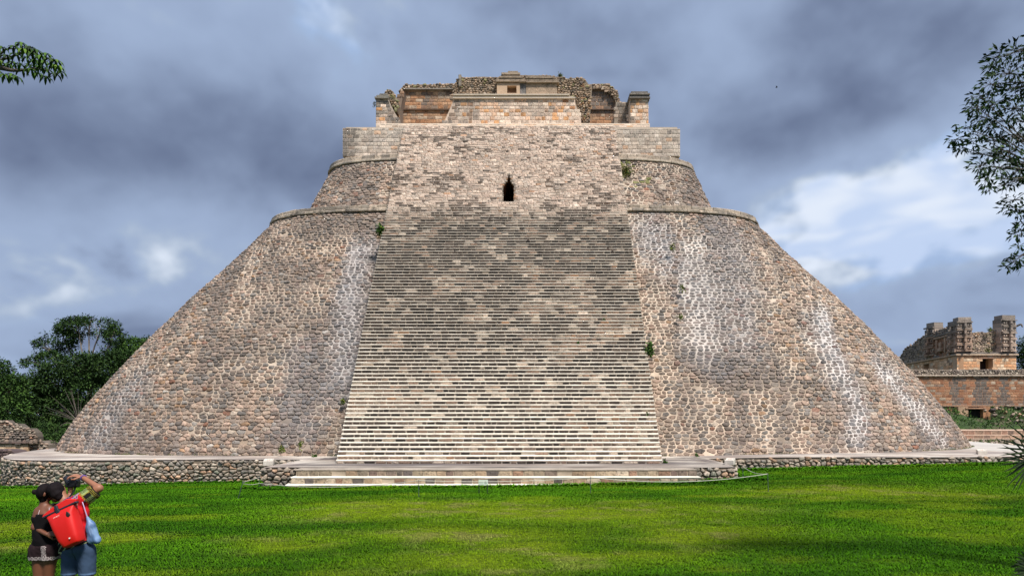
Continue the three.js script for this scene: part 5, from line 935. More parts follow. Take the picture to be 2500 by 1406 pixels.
// ------------------------------------------------------------------ ruined palace beyond the right corner
{
  const pal = thing('ruined_palace', 'long orange stone palace ruin with mask towers beyond the right foot of the pyramid', 'ruin', V(66, -1, -100)), set = new StoneSet(), R = rng(301);
  const D = 100, C0 = X_(2338, D), C1 = X_(2483, D), dir = V(0.149, 0, -0.989), len = 26; // front on +x from the corner, the long side running back along dir
  const yc = Y_(868, D), yb = Y_(912, D), side = (s, y) => V(C0 + dir.x * s, y, -D + dir.z * s), sideN = V(-0.989, 0, -0.149), sideAx = dir.clone().multiplyScalar(-1);
  const OR = [[4, [0.9, 0.5, 0.26]], [3, [0.92, 0.6, 0.36]], [2, [0.82, 0.42, 0.21]], [1.5, [0.92, 0.72, 0.5]], [0.4, [0.5, 0.33, 0.22]]], OR2 = [[4, [0.42, 0.205, 0.11]], [3, [0.47, 0.265, 0.155]], [2, [0.37, 0.17, 0.09]], [1.5, [0.5, 0.4, 0.3]], [0.8, [0.33, 0.23, 0.17]]];
  // front with its doorway
  masonry(pal, set, [[2338, 912], [2338, 868], [2483, 868], [2483, 912]], D, 1.0, { name: 'front_wall', seed: 311, w: 0.7, h: 0.42, gap: 0.008, out: 0.015, core: [0.7, 0.47, 0.3], openings: [[[2394, 911.5], [2426, 911.5], [2426, 874], [2394, 874]]], tone: wallTone(OR) });
  part('doorway', box(X_(2393, 101), X_(2417, 101), yb, Y_(876, 101), -103.4, -101.6, [0.02, 0.015, 0.015]), M.mortar, pal); part('inner_wall', box(X_(2415, 101), X_(2428, 101), yb, Y_(873, 101), -103.5, -101.02, [0.42, 0.27, 0.15]), M.mortar, pal);  // near-black block painted as the darkness inside the doorway
  part('lintel', box(X_(2391, D), X_(2429, D), Y_(875.5, D), Y_(872.5, D), -100.3, -99.94, [0.5, 0.3, 0.2], 0.02), M.stone, pal);
  // long side, pierced by small doorways, drawn as a wall between piers
  const sideWall = (s0, s1, y0, y1, th, name, col) => { const a = side(s0, y0), b = side(s1, y0), S = new Soup(), q = [[s0, 0], [s1, 0], [s1, th], [s0, th]].map(([s, t]) => { const p = side(s, 0); return [p.x - sideN.x * t, p.z - sideN.z * t]; }); const lo = q.map(([x, z]) => S.v(x, y0, z, col, x * 0.5, z * 0.5)), hi = q.map(([x, z]) => S.v(x, y1, z, col, x * 0.5, y1 * 0.5)); for (let k = 0; k < 4; k++) { const l = (k + 1) % 4; S.q(lo[l], lo[k], hi[k], hi[l]); } S.q(hi[3], hi[2], hi[1], hi[0]); part(name, S.geo(true), M.mortar, pal); };
  const doors = [[9.6, 11.6], [17.6, 20.2], ]; let s0 = 0.02;
  for (const [a, b] of [...doors, [len, len]]) { sideWall(s0, a, yb, yc, 0.9, 'side_wall', [0.6, 0.36, 0.21]); if (b > a) { sideWall(a, b, yc - 0.5, yc, 0.9, 'side_lintel', [0.5, 0.33, 0.2]); } s0 = b; }
  const Psi = [[0.1, yb], [len, yb], [len, yc], [0.1, yc]];
  courseFace(set, Psi, (s, y) => side(s, y).addScaledVector(sideN, 0), { x: sideAx, y: V(0, 1, 0), n: sideN }, { w: 0.8, h: 0.42, gap: 0.008, out: 0.012, tone: wallTone(OR), holes: doors.map(([a, b]) => [[a, yb - 1], [b, yb - 1], [b, yc - 0.5], [a, yc - 0.5]]) }, R);
  // cornices
  part('cornice', box(C0 - 0.25, C1 + 0.2, yc, yc + 0.22, -101, -99.75, [0.72, 0.55, 0.4], 0.03), M.stone, pal); part('cornice', box(C0 - 0.1, C1 + 0.1, yc + 0.23, yc + 0.46, -101, -99.9, [0.22, 0.2, 0.18], 0.03), M.stone, pal);
  { const mk = (y0, y1, out, c) => { const S = new Soup(), q = [[0.28, out], [len, out], [len, -1], [0.28, -1]].map(([s, t]) => { const p = side(s, 0); return [p.x + sideN.x * t, p.z + sideN.z * t]; }), lo = q.map(([x, z]) => S.v(x, y0, z, c, z * 0.5, 0)), hi = q.map(([x, z]) => S.v(x, y1, z, c, z * 0.5, 0.2)); for (let k = 0; k < 4; k++) { const l = (k + 1) % 4; S.q(lo[l], lo[k], hi[k], hi[l]); } S.q(hi[3], hi[2], hi[1], hi[0]); S.q(lo[0], lo[1], lo[2], lo[3]); part('cornice', S.geo(true), M.stone, pal); }; mk(yc, yc + 0.22, 0.22, [0.68, 0.46, 0.3]); mk(yc + 0.23, yc + 0.5, 0.1, [0.2, 0.18, 0.165]); }
  // rubble upper zone on the long side, with an uneven crest, and its two carved bays
  const GR = [[4, [0.45, 0.35, 0.27]], [3, [0.35, 0.28, 0.22]], [2, [0.56, 0.44, 0.33]], [1, [0.2, 0.165, 0.145]], [0.8, [0.56, 0.36, 0.23]]];
  const yk = yc + 0.5, crest = [[0, yk], [len, yk], [len, yk + 0.5], [24, yk + 0.8], [21, yk + 1.2], [19.5, yk + 2.2], [17, yk + 2.7], [16, yk + 2.6], [14, yk + 3.3], [11, yk + 3.6], [9.2, yk + 4.2], [9, yk + 3.7], [4.5, yk + 3.9], [0, yk + 4.1]];
  { const S = new Soup(), n = crest.length; // solid wall along the side
    const f = crest.map(([s, y]) => { const p = side(s, y); return S.v(p.x, y, p.z, [0.26, 0.225, 0.19], s * 0.5, y * 0.5); }), b = crest.map(([s, y]) => { const p = side(s, y).addScaledVector(sideN, -1.6); return S.v(p.x, y, p.z, [0.24, 0.21, 0.18], s * 0.5, y * 0.5); });
    for (const tri of THREE.ShapeUtils.triangulateShape(crest.map(([s, y]) => new THREE.Vector2(s, y)), [])) { S.t(f[tri[0]], f[tri[2]], f[tri[1]]); S.t(b[tri[0]], b[tri[1]], b[tri[2]]); }
    for (let k = 0; k < n; k++) { const l = (k + 1) % n; S.q(f[k], f[l], b[l], b[k]); } part('rubble_wall', S.geo(true), M.mortar, pal); }
  courseFace(set, crest.map(([s, y]) => [s, y]), (s, y) => side(s, y), { x: sideAx, y: V(0, 1, 0), n: sideN }, { rubble: true, w: 0.42, h: 0.26, gap: 0.012, out: 0.14, tone: (x, y, Rr) => x < 9 ? wallTone(y > yk + 2.6 ? GR : OR2)(x, y, Rr) : wallTone(GR)(x, y, Rr) }, R);
  // front upper zone between the towers, grassy top
  masonry(pal, set, [[2376, 860.5], [2376, 812], [2390, 810], [2412, 812], [2428, 809], [2436, 801], [2450, 797], [2450, 860.5]], 100.8, 1.4, { name: 'rubble_wall', seed: 313, rubble: true, w: 0.4, h: 0.26, gap: 0.012, out: 0.12, core: [0.28, 0.24, 0.19], tone: wallTone([...GR, [2, [0.46, 0.4, 0.28]]]) });
  // mask towers: stacked masks with brow, eyes and long nose, on square shafts
  const tower = (p, w, h, top, tone, n, turn, taper = 0) => {
    const ax = V(Math.cos(turn), 0, -Math.sin(turn)), nz = V(Math.sin(turn), 0, Math.cos(turn)), S = new Soup(), T = rng(p.x * 10 | 0);
    const blk = (u0, u1, y0, y1, d0, d1, c) => { const v = []; for (const y of [y0, y1]) for (const [u, d] of [[u0, d0], [u1, d0], [u1, d1], [u0, d1]]) v.push(S.v(p.x + ax.x * u + nz.x * d, y, p.z + ax.z * u + nz.z * d, c, u * 0.5, y * 0.5)); S.q(v[3], v[2], v[6], v[7]); S.q(v[0], v[3], v[7], v[4]); S.q(v[2], v[1], v[5], v[6]); S.q(v[4], v[7], v[6], v[5]); S.q(v[1], v[0], v[4], v[5]); };
    for (let k = 0; k < 9; k++) { const a = k / 9, b = (k + 1) / 9, j = (T() - 0.5) * 0.34, ww = w * (1 - taper * a * a) / 2; blk(-ww + j, ww + j * 0.5, p.y + h * a, p.y + h * b, -1.6, (T() - 0.5) * 0.2, mul(tone(a), 0.75 + 0.45 * T())); }
    part('tower', S.geo(true), M.stone, pal);
    const Q = S; S.p.length = S.c.length = S.u.length = S.i.length = 0;
    for (let k = 0; k < n; k++) {
      const y = p.y + h * (k + 0.1) / n * 0.86, m = h / n * 0.86, c = mul(tone((k + 0.5) / n), 1.15), w2 = w * 0.46;
      blk(-w2, w2, y + m * 0.78, y + m * 0.92, 0, 0.34, mul(c, 0.9)); blk(-w2, w2, y, y + m * 0.12, 0, 0.26, c); // brow and lower lip
      for (const s of [-1, 1]) { blk(s * w2 * 0.62 - w2 * 0.24, s * w2 * 0.62 + w2 * 0.24, y + m * 0.34, y + m * 0.66, 0, 0.22, c); blk(s * w2 * 0.62 - w2 * 0.1, s * w2 * 0.62 + w2 * 0.1, y + m * 0.42, y + m * 0.58, 0.22, 0.24, [0.05, 0.04, 0.035]); }
      blk(-w2 * 0.14, w2 * 0.14, y + m * 0.2, y + m * 0.7, 0, 0.55, mul(c, 0.85)); blk(-w2 * 0.11, w2 * 0.11, y + m * 0.12, y + m * 0.28, 0.3, 0.8, mul(c, 0.75));
    }
    part('stone_mask', S.geo(true), M.stone, pal);
  };
  const greyTop = (lo) => (a) => mix3(lo, [0.36, 0.31, 0.265], sstep(0.4, 0.8, a));
  const P1 = side(8.6, 0).addScaledVector(sideN, 0.25); // tower on the long side
  tower(V(P1.x, yk, P1.z), 2.2, 5.3, 0, greyTop([0.5, 0.33, 0.23]), 3, -1.42, 0.3);
  tower(V(C0 + 0.9, yk, -D + 0.15), 2.3, 5.0, 0, greyTop([0.56, 0.4, 0.3]), 4, -0.12, 0.25);
  { const e = side(0.9, 0).addScaledVector(sideN, 0.2); tower(V(e.x, yk, e.z), 2.0, 4.5, 0, greyTop([0.52, 0.36, 0.26]), 4, -1.42, 0.15); }
  tower(V(C1 - 1.2, yk, -D + 0.15), 2.35, 5.3, 0, greyTop([0.64, 0.5, 0.4]), 5, 0.12, 0.12);
  { const e = V(C1 - 0.1, yk, -D - 1.2); tower(e, 1.8, 4.4, 0, greyTop([0.6, 0.46, 0.36]), 4, 1.45, 0.1); }
  { const S = new Soup(); tubeInto(S, curve([V(C1 - 0.1, yk + 3.7, -D + 0.2), V(C1 + 0.25, yk + 3.9, -D + 0.6), V(C1 + 0.32, yk + 3.5, -D + 0.8)], 6), { a: 0.16, b: 0.09 }, 6, [0.2, 0.18, 0.16]); part('mask_nose', S.geo(), M.stone, pal); }
  // carved panel between the two side towers: frame bars and a throned niche
  const bay = (s0, s1, y0, y1, d, c) => { const S = new Soup(), q = [[s0, d], [s1, d], [s1, -0.05], [s0, -0.05]].map(([s, t]) => { const p = side(s, 0); return [p.x + sideN.x * t, p.z + sideN.z * t]; }), lo = q.map(([x, z]) => S.v(x, y0, z, c, z, 0)), hi = q.map(([x, z]) => S.v(x, y1, z, c, z, 0.2)); for (let k = 0; k < 4; k++) { const l = (k + 1) % 4; S.q(lo[l], lo[k], hi[k], hi[l]); } S.q(hi[3], hi[2], hi[1], hi[0]); S.q(lo[0], lo[1], lo[2], lo[3]); part('carved_bar', S.geo(true), M.stone, pal); };
  bay(2.2, 7.2, yk + 2.5, yk + 2.75, 0.35, [0.55, 0.36, 0.24]); bay(2.4, 7.0, yk + 2.9, yk + 3.1, 0.3, [0.3, 0.26, 0.22]); bay(3.0, 3.5, yk + 0.4, yk + 2.4, 0.35, [0.6, 0.4, 0.26]); bay(6.0, 6.5, yk + 0.4, yk + 2.4, 0.3, [0.55, 0.34, 0.22]); bay(4.1, 5.4, yk + 0.5, yk + 1.0, 0.5, [0.6, 0.4, 0.27]); bay(4.4, 5.1, yk + 1.0, yk + 1.9, 0.4, [0.55, 0.36, 0.24]);
  // the long lower wall in front, with stained stretches, rubble parapet and basement doorway
  const low = 92, stain = (x, y) => 0.9 * sstep(0.47, 0.56, fbm(x * 0.6 + 13, y * 0.1, 3));
  masonry(pal, set, [[2140, 1030], [2140, 917], [2760, 917], [2760, 1030]], low, 2.5, { name: 'lower_wall', seed: 315, w: 0.62, h: 0.36, gap: 0.008, out: 0.014, core: [0.46, 0.28, 0.18], tone: wallTone(OR2, stain) });
  masonry(pal, set, [[2120, 917], [2120, 904], [2200, 903], [2330, 902], [2500, 902.5], [2760, 902], [2760, 917]], low - 0.1, 3, { name: 'parapet', seed: 316, rubble: true, w: 0.3, h: 0.2, gap: 0.012, out: 0.14, core: [0.3, 0.25, 0.2], tone: wallTone([[3, [0.5, 0.42, 0.34]], [3, [0.36, 0.3, 0.24]], [2, [0.26, 0.21, 0.18]], [1, [0.62, 0.54, 0.44]]]) });
  part('drip_course', box(X_(2140, low), X_(2760, low), Y_(918.5, low), Y_(915.5, low), -low - 1, -low + 0.3, [0.6, 0.5, 0.4], 0.02), M.stone, pal);
  part('sill_course', box(X_(2140, low), X_(2760, low), Y_(992, low), Y_(989.5, low), -low - 1, -low + 0.22, [0.5, 0.33, 0.22], 0.02), M.stone, pal);
  part('basement_jamb', box(X_(2341, 91), X_(2366, 91), Y_(1016, 91), Y_(993, 91), -92.5, -91, [0.5, 0.34, 0.22], 0.03), M.stone, pal); part('basement_jamb', box(X_(2402, 91), X_(2420, 91), Y_(1030, 91), Y_(993, 91), -92.5, -91, [0.5, 0.26, 0.14], 0.03), M.stone, pal);
  part('basement_lintel', box(X_(2358, 91), X_(2408, 91), Y_(998.6, 91), Y_(995, 91), -92.5, -90.9, [0.5, 0.3, 0.19], 0.03), M.stone, pal);
  part('basement_doorway', box(X_(2364, 91.4), X_(2404, 91.4), Y_(1030, 91), Y_(997, 91), -92.6, -91.6, [0.012, 0.01, 0.01]), M.mortar, pal);  // black block stands in for the shade within the basement opening
  console.log('palace stones', set.finish(pal, 'wall_stone', 'wall_stones', 120));
  for (const [px, py, w, l, s] of [[2415, 806, 1.2, 'yellow green grass growing on the palace wall between two mask towers', 321], [2410, 858, 1.5, 'low green weeds along the palace cornice above the doorway', 322]]) tuft('ledge_grass', l, V(X_(px, 100.4), Y_(py, 100.4), -100.2), 90, 0.2, w * 0.45, [[2, [0.16, 0.18, 0.03]], [1, [0.08, 0.12, 0.03]]], s);
  // overgrown bank at its foot
  { const S = new Soup(), T = rng(331), nx = 60, nd = 12; for (let j = 0; j <= nd; j++) for (let i = 0; i <= nx; i++) { const x = lerp(44, 110, i / nx), d = lerp(91.9, 80, j / nd), dx = Math.abs(x - X_(2384, 90)), h = lerp(3.5, 0.7, (j / nd) ** 0.8) - (dx < 2.6 && j < 7 ? 1.3 * (1 - j / 9) : 0) + (fbm(x * 0.7, d * 0.7, 3) - 0.5) * 1.1; S.v(x, h + (j === nd ? -1.6 : 0), -d, mul(pick(T, [[3, [0.045, 0.085, 0.02]], [1, [0.12, 0.1, 0.06]]]), 0.7 + 0.5 * T()), x * 0.5, d * 0.5); } for (let j = 0; j < nd; j++) for (let i = 0; i < nx; i++) { const a = j * (nx + 1) + i; S.q(a + nx + 1, a + nx + 2, a + 1, a); } structure('grassy_bank', S.geo(), M.mortar);
    const G = new Soup(), K = new StoneSet(); for (let k = 0; k < 5200; k++) { const x = lerp(46, 84, T()), t = T(), d = lerp(91.5, 80.5, t), dx = Math.abs(x - X_(2384, 90)); if (dx < 2.2 && t < 0.5) continue; const p = V(x, lerp(3.5, 0.7, t ** 0.8) + (fbm(x * 0.7, d * 0.7, 3) - 0.5) * 1.1 + 0.15 * T(), -d); leafInto(G, p, rdir(T, 0.9), rdir(T, 0.5), 0.25 + 0.25 * T(), 0.06, mul(pick(T, [...FRESH, [2, [0.03, 0.06, 0.015]]]), 0.7 + 0.6 * T())); }
    structure('bank_grass', G.geo(), M.leaf, 'stuff').userData.label = 'rough green growth on the bank below the palace';
    const St = new Soup(); for (let k = 0; k < 260; k++) { const x = lerp(X_(2405, 90), 84, T()), t = T() * 0.9, d = lerp(91.3, 80.8, t), r = 0.12 + 0.2 * T(), g = new Soup(); stoneInto(St, [0, 1, 2, 3, 4, 5, 6].map((q) => [Math.cos(q * 0.9) * r * (0.7 + 0.5 * T()), Math.sin(q * 0.9) * r * 0.7]), { o: V(x, lerp(3.6, 0.8, t ** 0.8) + (fbm(x * 0.7, d * 0.7, 3) - 0.5) * 1.1, -d), x: V(1, 0, 0), y: V(0, 0.8, -0.6), n: V(0, 0.6, 0.8) }, r, r, mul(pick(T, GR), 0.45 + 0.55 * T()), T, 1.5); }
    structure('fallen_stones', St.geo(), M.stone, 'stuff').userData.label = 'loose grey stones scattered over the bank'; }
}
{ // the long low stair below the bank
  const st = thing('palace_steps', 'long low flight of reddish stone steps below the grassy palace bank', 'steps', V(62, -1.2, -78)), R = rng(341), set = new StoneSet(), D = 78;
  [[1049, 1060.5, 78.6, 1.6], [1061.5, 1070, 78.2, 1], [1071, 1079, 77.8, 1]].forEach(([t, b, d, k]) => {
    const x0 = X_(2250, d), x1 = X_(2720, d), yt = Y_(t, d), yb = Y_(b + 1, d);
    const s = part('step', box(x0, x1, yb, yt, -d - 1.6, -d, mul([0.66, 0.46, 0.35], 1), 0.02), M.mortar, st); part('tread_edge', box(x0, x1, yt - 0.07 * k, yt + 0.006, -d - 0.5, -d + 0.04, [0.86, 0.64, 0.5], 0.015), M.mortar, st);
    let x = x0; while (x < x1 - 0.3) { const w = 0.55 + 0.6 * R(), g = w / 2 - 0.015, h = (yt - yb - 0.07 * k) / 2 - 0.015; set.add([[-g, -h], [g, -h], [g, h], [-g, h]], { o: V(x + w / 2, yb + h + 0.01, -d), x: V(1, 0, 0), y: V(0, 1, 0), n: V(0, 0, 1) }, 0.02, 0.02, mul(pick(R, [[2, [0.34, 0.21, 0.15]], [2, [0.4, 0.28, 0.2]], [1, [0.25, 0.18, 0.14]]]), 0.8 + 0.4 * R()), R, 0.5); set.list[set.list.length - 1].parent = s; x += w; }
  });
  set.finish(st, 'step_stone', 'step_stones', 70);
}
{ // ground rocks and rough grass between terrace and steps
  const S = new Soup(), T = rng(351); for (let k = 0; k < 900; k++) { const x = lerp(36, 62, T()), d = lerp(64, 76, T()); leafInto(S, V(x, lawnY(x, 41) - 0.35, -d), rdir(T, 1), rdir(T, 0.4), 0.3 + 0.3 * T(), 0.07, mul(pick(T, [[2, [0.14, 0.15, 0.04]], [2, [0.07, 0.11, 0.025]]]), 0.8 + 0.5 * T())); }
  structure('rough_grass', S.geo(), M.leaf, 'stuff').userData.label = 'rough yellowish grass between the terrace and the palace steps';
  const St = new Soup(); for (let k = 0; k < 150; k++) { const x = lerp(38, 60, T()), d = lerp(64, 74, T()), r = 0.15 + 0.25 * T(); stoneInto(St, [0, 1, 2, 3, 4, 5, 6].map((q) => [Math.cos(q * 0.9) * r * (0.7 + 0.5 * T()), Math.sin(q * 0.9) * r * 0.7]), { o: V(x, lawnY(x, 41) - 0.3, -d), x: V(1, 0, 0), y: V(0, 0.8, -0.6), n: V(0, 0.6, 0.8) }, r, r, mul([0.42, 0.34, 0.27], 0.6 + 0.7 * T()), T, 1.5); }
  structure('loose_stones', St.geo(), M.stone, 'stuff').userData.label = 'loose stones in the grass beyond the terrace';
}

// ------------------------------------------------------------------ low ruin under the trees on the left
{
  const D = 66, ruin = thing('small_ruin', 'low stone ruin with a rubble roof under the trees behind the left wall', 'ruin', V(X_(20, D), -1.6, -D)), set = new StoneSet();
  const RED = [[4, [0.36, 0.27, 0.21]], [3, [0.3, 0.25, 0.2]], [2, [0.48, 0.4, 0.32]], [1.4, [0.42, 0.24, 0.16]], [1, [0.18, 0.15, 0.13]]];
  masonry(ruin, set, [[-120, 1125], [-120, 1082], [66, 1082], [66, 1125]], D, 2, { name: 'lower_wall', seed: 361, w: 0.7, h: 0.42, gap: 0.01, out: 0.015, core: [0.55, 0.38, 0.24], tone: wallTone([[3, [0.6, 0.42, 0.27]], [2, [0.66, 0.5, 0.34]], [1, [0.5, 0.33, 0.21]]], (x, y) => 0.5 * sstep(0.55, 0.66, fbm(x, y * 0.3, 3))) });
  part('cornice', box(X_(-120, D), X_(70, D), Y_(1083, D), Y_(1079, D), -D - 1, -D + 0.2, [0.2, 0.14, 0.12], 0.03), M.stone, ruin);
  masonry(ruin, set, [[-120, 1079], [-120, 1026], [-20, 1024], [-8, 1029], [14, 1026], [22, 1034], [44, 1035], [58, 1046], [74, 1046], [86, 1056], [90, 1066], [90, 1079]], D, 0.8, { name: 'rubble_wall', seed: 362, rubble: true, w: 0.34, h: 0.21, gap: 0.014, out: 0.14, core: [0.12, 0.1, 0.08], tone: (x, y, R) => mix3(wallTone(RED)(x, y, R), [0.17, 0.155, 0.145], x > X_(26, D) && x < X_(72, D) && y < Y_(1056, D) ? 0.65 : 0) });
  masonry(ruin, set, [[66, 1125], [66, 1079], [100, 1076], [118, 1086], [124, 1125]], D + 0.4, 2, { name: 'rubble_wall', seed: 363, rubble: true, w: 0.34, h: 0.21, gap: 0.014, out: 0.14, core: [0.18, 0.15, 0.12], tone: wallTone(RED) });
  masonry(ruin, set, [[-120, 1125], [-120, 1099], [10, 1098], [26, 1101], [34, 1106], [34, 1125]], D - 8, 1.6, { name: 'rubble_heap', seed: 364, rubble: true, w: 0.4, h: 0.22, gap: 0.014, out: 0.14, core: [0.1, 0.07, 0.07], tone: wallTone([[3, [0.12, 0.085, 0.08]], [1, [0.2, 0.14, 0.12]]]) });
  set.finish(ruin, 'wall_stone', 'wall_stones', 80);
}

// ------------------------------------------------------------------ people: distance fields of tapered limbs, meshed with surface nets
const smin = (a, b, k) => { const h = clamp(0.5 + 0.5 * (b - a) / k); return lerp(b, a, h) - k * h * (1 - h); };
function prim(p, x, y, z) {
  if (p.r3) { const dx = (x - p.a.x), dy = (y - p.a.y), dz = (z - p.a.z), c = p.ct ?? 1, s = p.st ?? 0, ux = dx * c + dy * s, uy = -dx * s + dy * c, k0 = Math.hypot(ux / p.r3[0], uy / p.r3[1], dz / p.r3[2]), k1 = Math.hypot(ux / p.r3[0] ** 2, uy / p.r3[1] ** 2, dz / p.r3[2] ** 2); return k0 * (k0 - 1) / (k1 || 1e-6); }
  const bx = p.b.x - p.a.x, by = p.b.y - p.a.y, bz = p.b.z - p.a.z, t = clamp(((x - p.a.x) * bx + (y - p.a.y) * by + (z - p.a.z) * bz) / (bx * bx + by * by + bz * bz || 1e-9));
  return Math.hypot(x - p.a.x - bx * t, y - p.a.y - by * t, z - p.a.z - bz * t) - lerp(p.ra, p.rb, t);
}
const cap = (a, b, ra, rb) => ({ a, b, ra, rb }), ell = (a, rx, ry, rz, tilt = 0) => ({ a, r3: [rx, ry, rz], ct: Math.cos(tilt), st: Math.sin(tilt) });
function field(prims, k, grow = 0, cut = null) { return (x, y, z) => { let d = 1e3; for (const p of prims) d = smin(d, prim(p, x, y, z), k); d -= grow; if (cut) d = Math.max(d, cut(x, y, z)); return d; }; }
function boundsOf(prims, pad) { const lo = V(1e9, 1e9, 1e9), hi = V(-1e9, -1e9, -1e9); for (const p of prims) for (const [q, r] of p.r3 ? [[p.a, Math.max(...p.r3)]] : [[p.a, p.ra], [p.b, p.rb]]) { lo.min(q.clone().subScalar(r + pad)); hi.max(q.clone().addScalar(r + pad)); } return [lo, hi]; }
function nets(f, [lo, hi], cell, S, tone) {
  const nx = Math.ceil((hi.x - lo.x) / cell) + 1, ny = Math.ceil((hi.y - lo.y) / cell) + 1, nz = Math.ceil((hi.z - lo.z) / cell) + 1, v = new Float32Array(nx * ny * nz), I = (i, j, k) => i + nx * (j + ny * k), id = new Int32Array(nx * ny * nz).fill(-1);
  for (let k = 0; k < nz; k++) for (let j = 0; j < ny; j++) for (let i = 0; i < nx; i++) v[I(i, j, k)] = f(lo.x + i * cell, lo.y + j * cell, lo.z + k * cell);
  const off = [[0, 0, 0], [1, 0, 0], [0, 1, 0], [1, 1, 0], [0, 0, 1], [1, 0, 1], [0, 1, 1], [1, 1, 1]], ed = [[0, 1], [2, 3], [4, 5], [6, 7], [0, 2], [1, 3], [4, 6], [5, 7], [0, 4], [1, 5], [2, 6], [3, 7]];
  for (let k = 0; k + 1 < nz; k++) for (let j = 0; j + 1 < ny; j++) for (let i = 0; i + 1 < nx; i++) {
    const c = off.map(([a, b, d]) => v[I(i + a, j + b, k + d)]); let n = 0, x = 0, y = 0, z = 0;
    for (const [a, b] of ed) if ((c[a] < 0) !== (c[b] < 0)) { const t = c[a] / (c[a] - c[b]); x += lerp(off[a][0], off[b][0], t); y += lerp(off[a][1], off[b][1], t); z += lerp(off[a][2], off[b][2], t); n++; }
    if (n) { const X = lo.x + (i + x / n) * cell, Y = lo.y + (j + y / n) * cell, Z = lo.z + (k + z / n) * cell; id[I(i, j, k)] = S.v(X, Y, Z, tone(X, Y, Z), X, Y); }
  }
  for (let k = 1; k + 1 < nz; k++) for (let j = 1; j + 1 < ny; j++) for (let i = 1; i + 1 < nx; i++) {
    const a = v[I(i, j, k)] < 0;
    for (const [b, q] of [[v[I(i + 1, j, k)] < 0, [[0, 0, 0], [0, -1, 0], [0, -1, -1], [0, 0, -1]]], [v[I(i, j + 1, k)] < 0, [[0, 0, 0], [0, 0, -1], [-1, 0, -1], [-1, 0, 0]]], [v[I(i, j, k + 1)] < 0, [[0, 0, 0], [-1, 0, 0], [-1, -1, 0], [0, -1, 0]]]]) if (a !== b) {
      const w = q.map(([x, y, z]) => id[I(i + x, j + y, k + z)]); if (w.some((t) => t < 0)) continue; a ? S.q(w[3], w[2], w[1], w[0]) : S.q(w[0], w[1], w[2], w[3]);
    }
  }
}
function sculpt(name, prims, k, cell, mat, parent, tone, grow = 0, cut = null, extra = []) { const S = new Soup(); const wr = /shirt|shorts|top|pouch/.test(name) ? [13, 8, 0.022] : /hair/.test(name) ? [55, 18, 0.014] : null, f0 = field(prims, k, grow, null), f1 = (x, y, z) => { let d = f0(x, y, z); if (wr && d < 0.06) d += (fbm3(x * wr[0] + y * 5, y * wr[1], z * wr[0], 3) - 0.5) * wr[2]; return cut ? Math.max(d, cut(x, y, z)) : d; };
  nets(f1, boundsOf(prims, 0.03 + grow), cell, S, tone); for (const [p2, k2, c2, t2] of extra) nets(field(p2, k2), boundsOf(p2, 0.015), c2, S, t2 ?? tone); const m = part(name, S.geo(), mat, parent); return m; }
// a hand: palm, four jointed fingers of unequal length, thumb from the side; dir along the fingers, nrm out of the back of the hand
function hand(w, dir, nrm, curl, side, spread = 1) {
  const d = dir.clone().normalize(), s = d.clone().cross(nrm).normalize(), n = s.clone().cross(d).normalize(), P = (a, b, c) => w.clone().addScaledVector(d, a).addScaledVector(s, b * side).addScaledVector(n, c), out = [];
  for (const b of [-0.026, -0.009, 0.009, 0.026]) out.push(cap(P(0, b * 0.55, 0), P(0.085, b, 0), 0.014, 0.0125));
  [[-0.03, 0.066], [-0.01, 0.078], [0.01, 0.083], [0.03, 0.074]].forEach(([b, l]) => { let p = P(0.085, b, 0), a = curl * 0.5; for (const f of [0.45, 0.32, 0.23]) { const q = p.clone().addScaledVector(d, Math.cos(a) * l * f).addScaledVector(n, -Math.sin(a) * l * f).addScaledVector(s, b * side * 0.15 * spread); out.push(cap(p, q, 0.0095, 0.0085)); p = q; a += curl * 0.6; } });
  let t = P(0.02, 0.03, -0.004); const t1 = P(0.055, 0.062, -0.016 - curl * 0.01), t2 = P(0.09, 0.066 - curl * 0.012, -0.024 - curl * 0.016); out.push(cap(t, t1, 0.0135, 0.011), cap(t1, t2, 0.0105, 0.009));
  return out;
}
const PD = 8.5, q_ = (px, py, dz = 0) => { return at(px, py, PD + dz); }, G0 = 0.02;
const cloth = (c, rough = 0.9, extra = {}) => new THREE.MeshStandardMaterial({ vertexColors: true, roughness: rough, ...extra });
M.skin = new THREE.MeshStandardMaterial({ vertexColors: true, roughness: 0.55 }); M.cloth = new THREE.MeshPhysicalMaterial({ vertexColors: true, roughness: 0.95, specularIntensity: 0.3 }); M.hair = new THREE.MeshPhysicalMaterial({ vertexColors: true, roughness: 0.8, specularIntensity: 0.35 });
const flat = (c, v = 0.12) => (x, y, z) => mul(c, 1 - v / 2 + v * fbm(x * 40, y * 40 + z * 30, 2));
function foot(px, dz, dirx, col, parent) { const p = V(X_(px, PD), lawnY(X_(px, PD), PD), -PD - dz), S = [cap(V(p.x, p.y + 0.05, p.z + 0.03), V(p.x + dirx, p.y + 0.035, p.z - 0.15), 0.042, 0.036), cap(V(p.x, p.y + 0.05, p.z + 0.05), V(p.x, p.y + 0.08, p.z + 0.02), 0.04, 0.036)]; sculpt('shoe', S, 0.03, 0.01, M.cloth, parent, flat(col)); return p; }

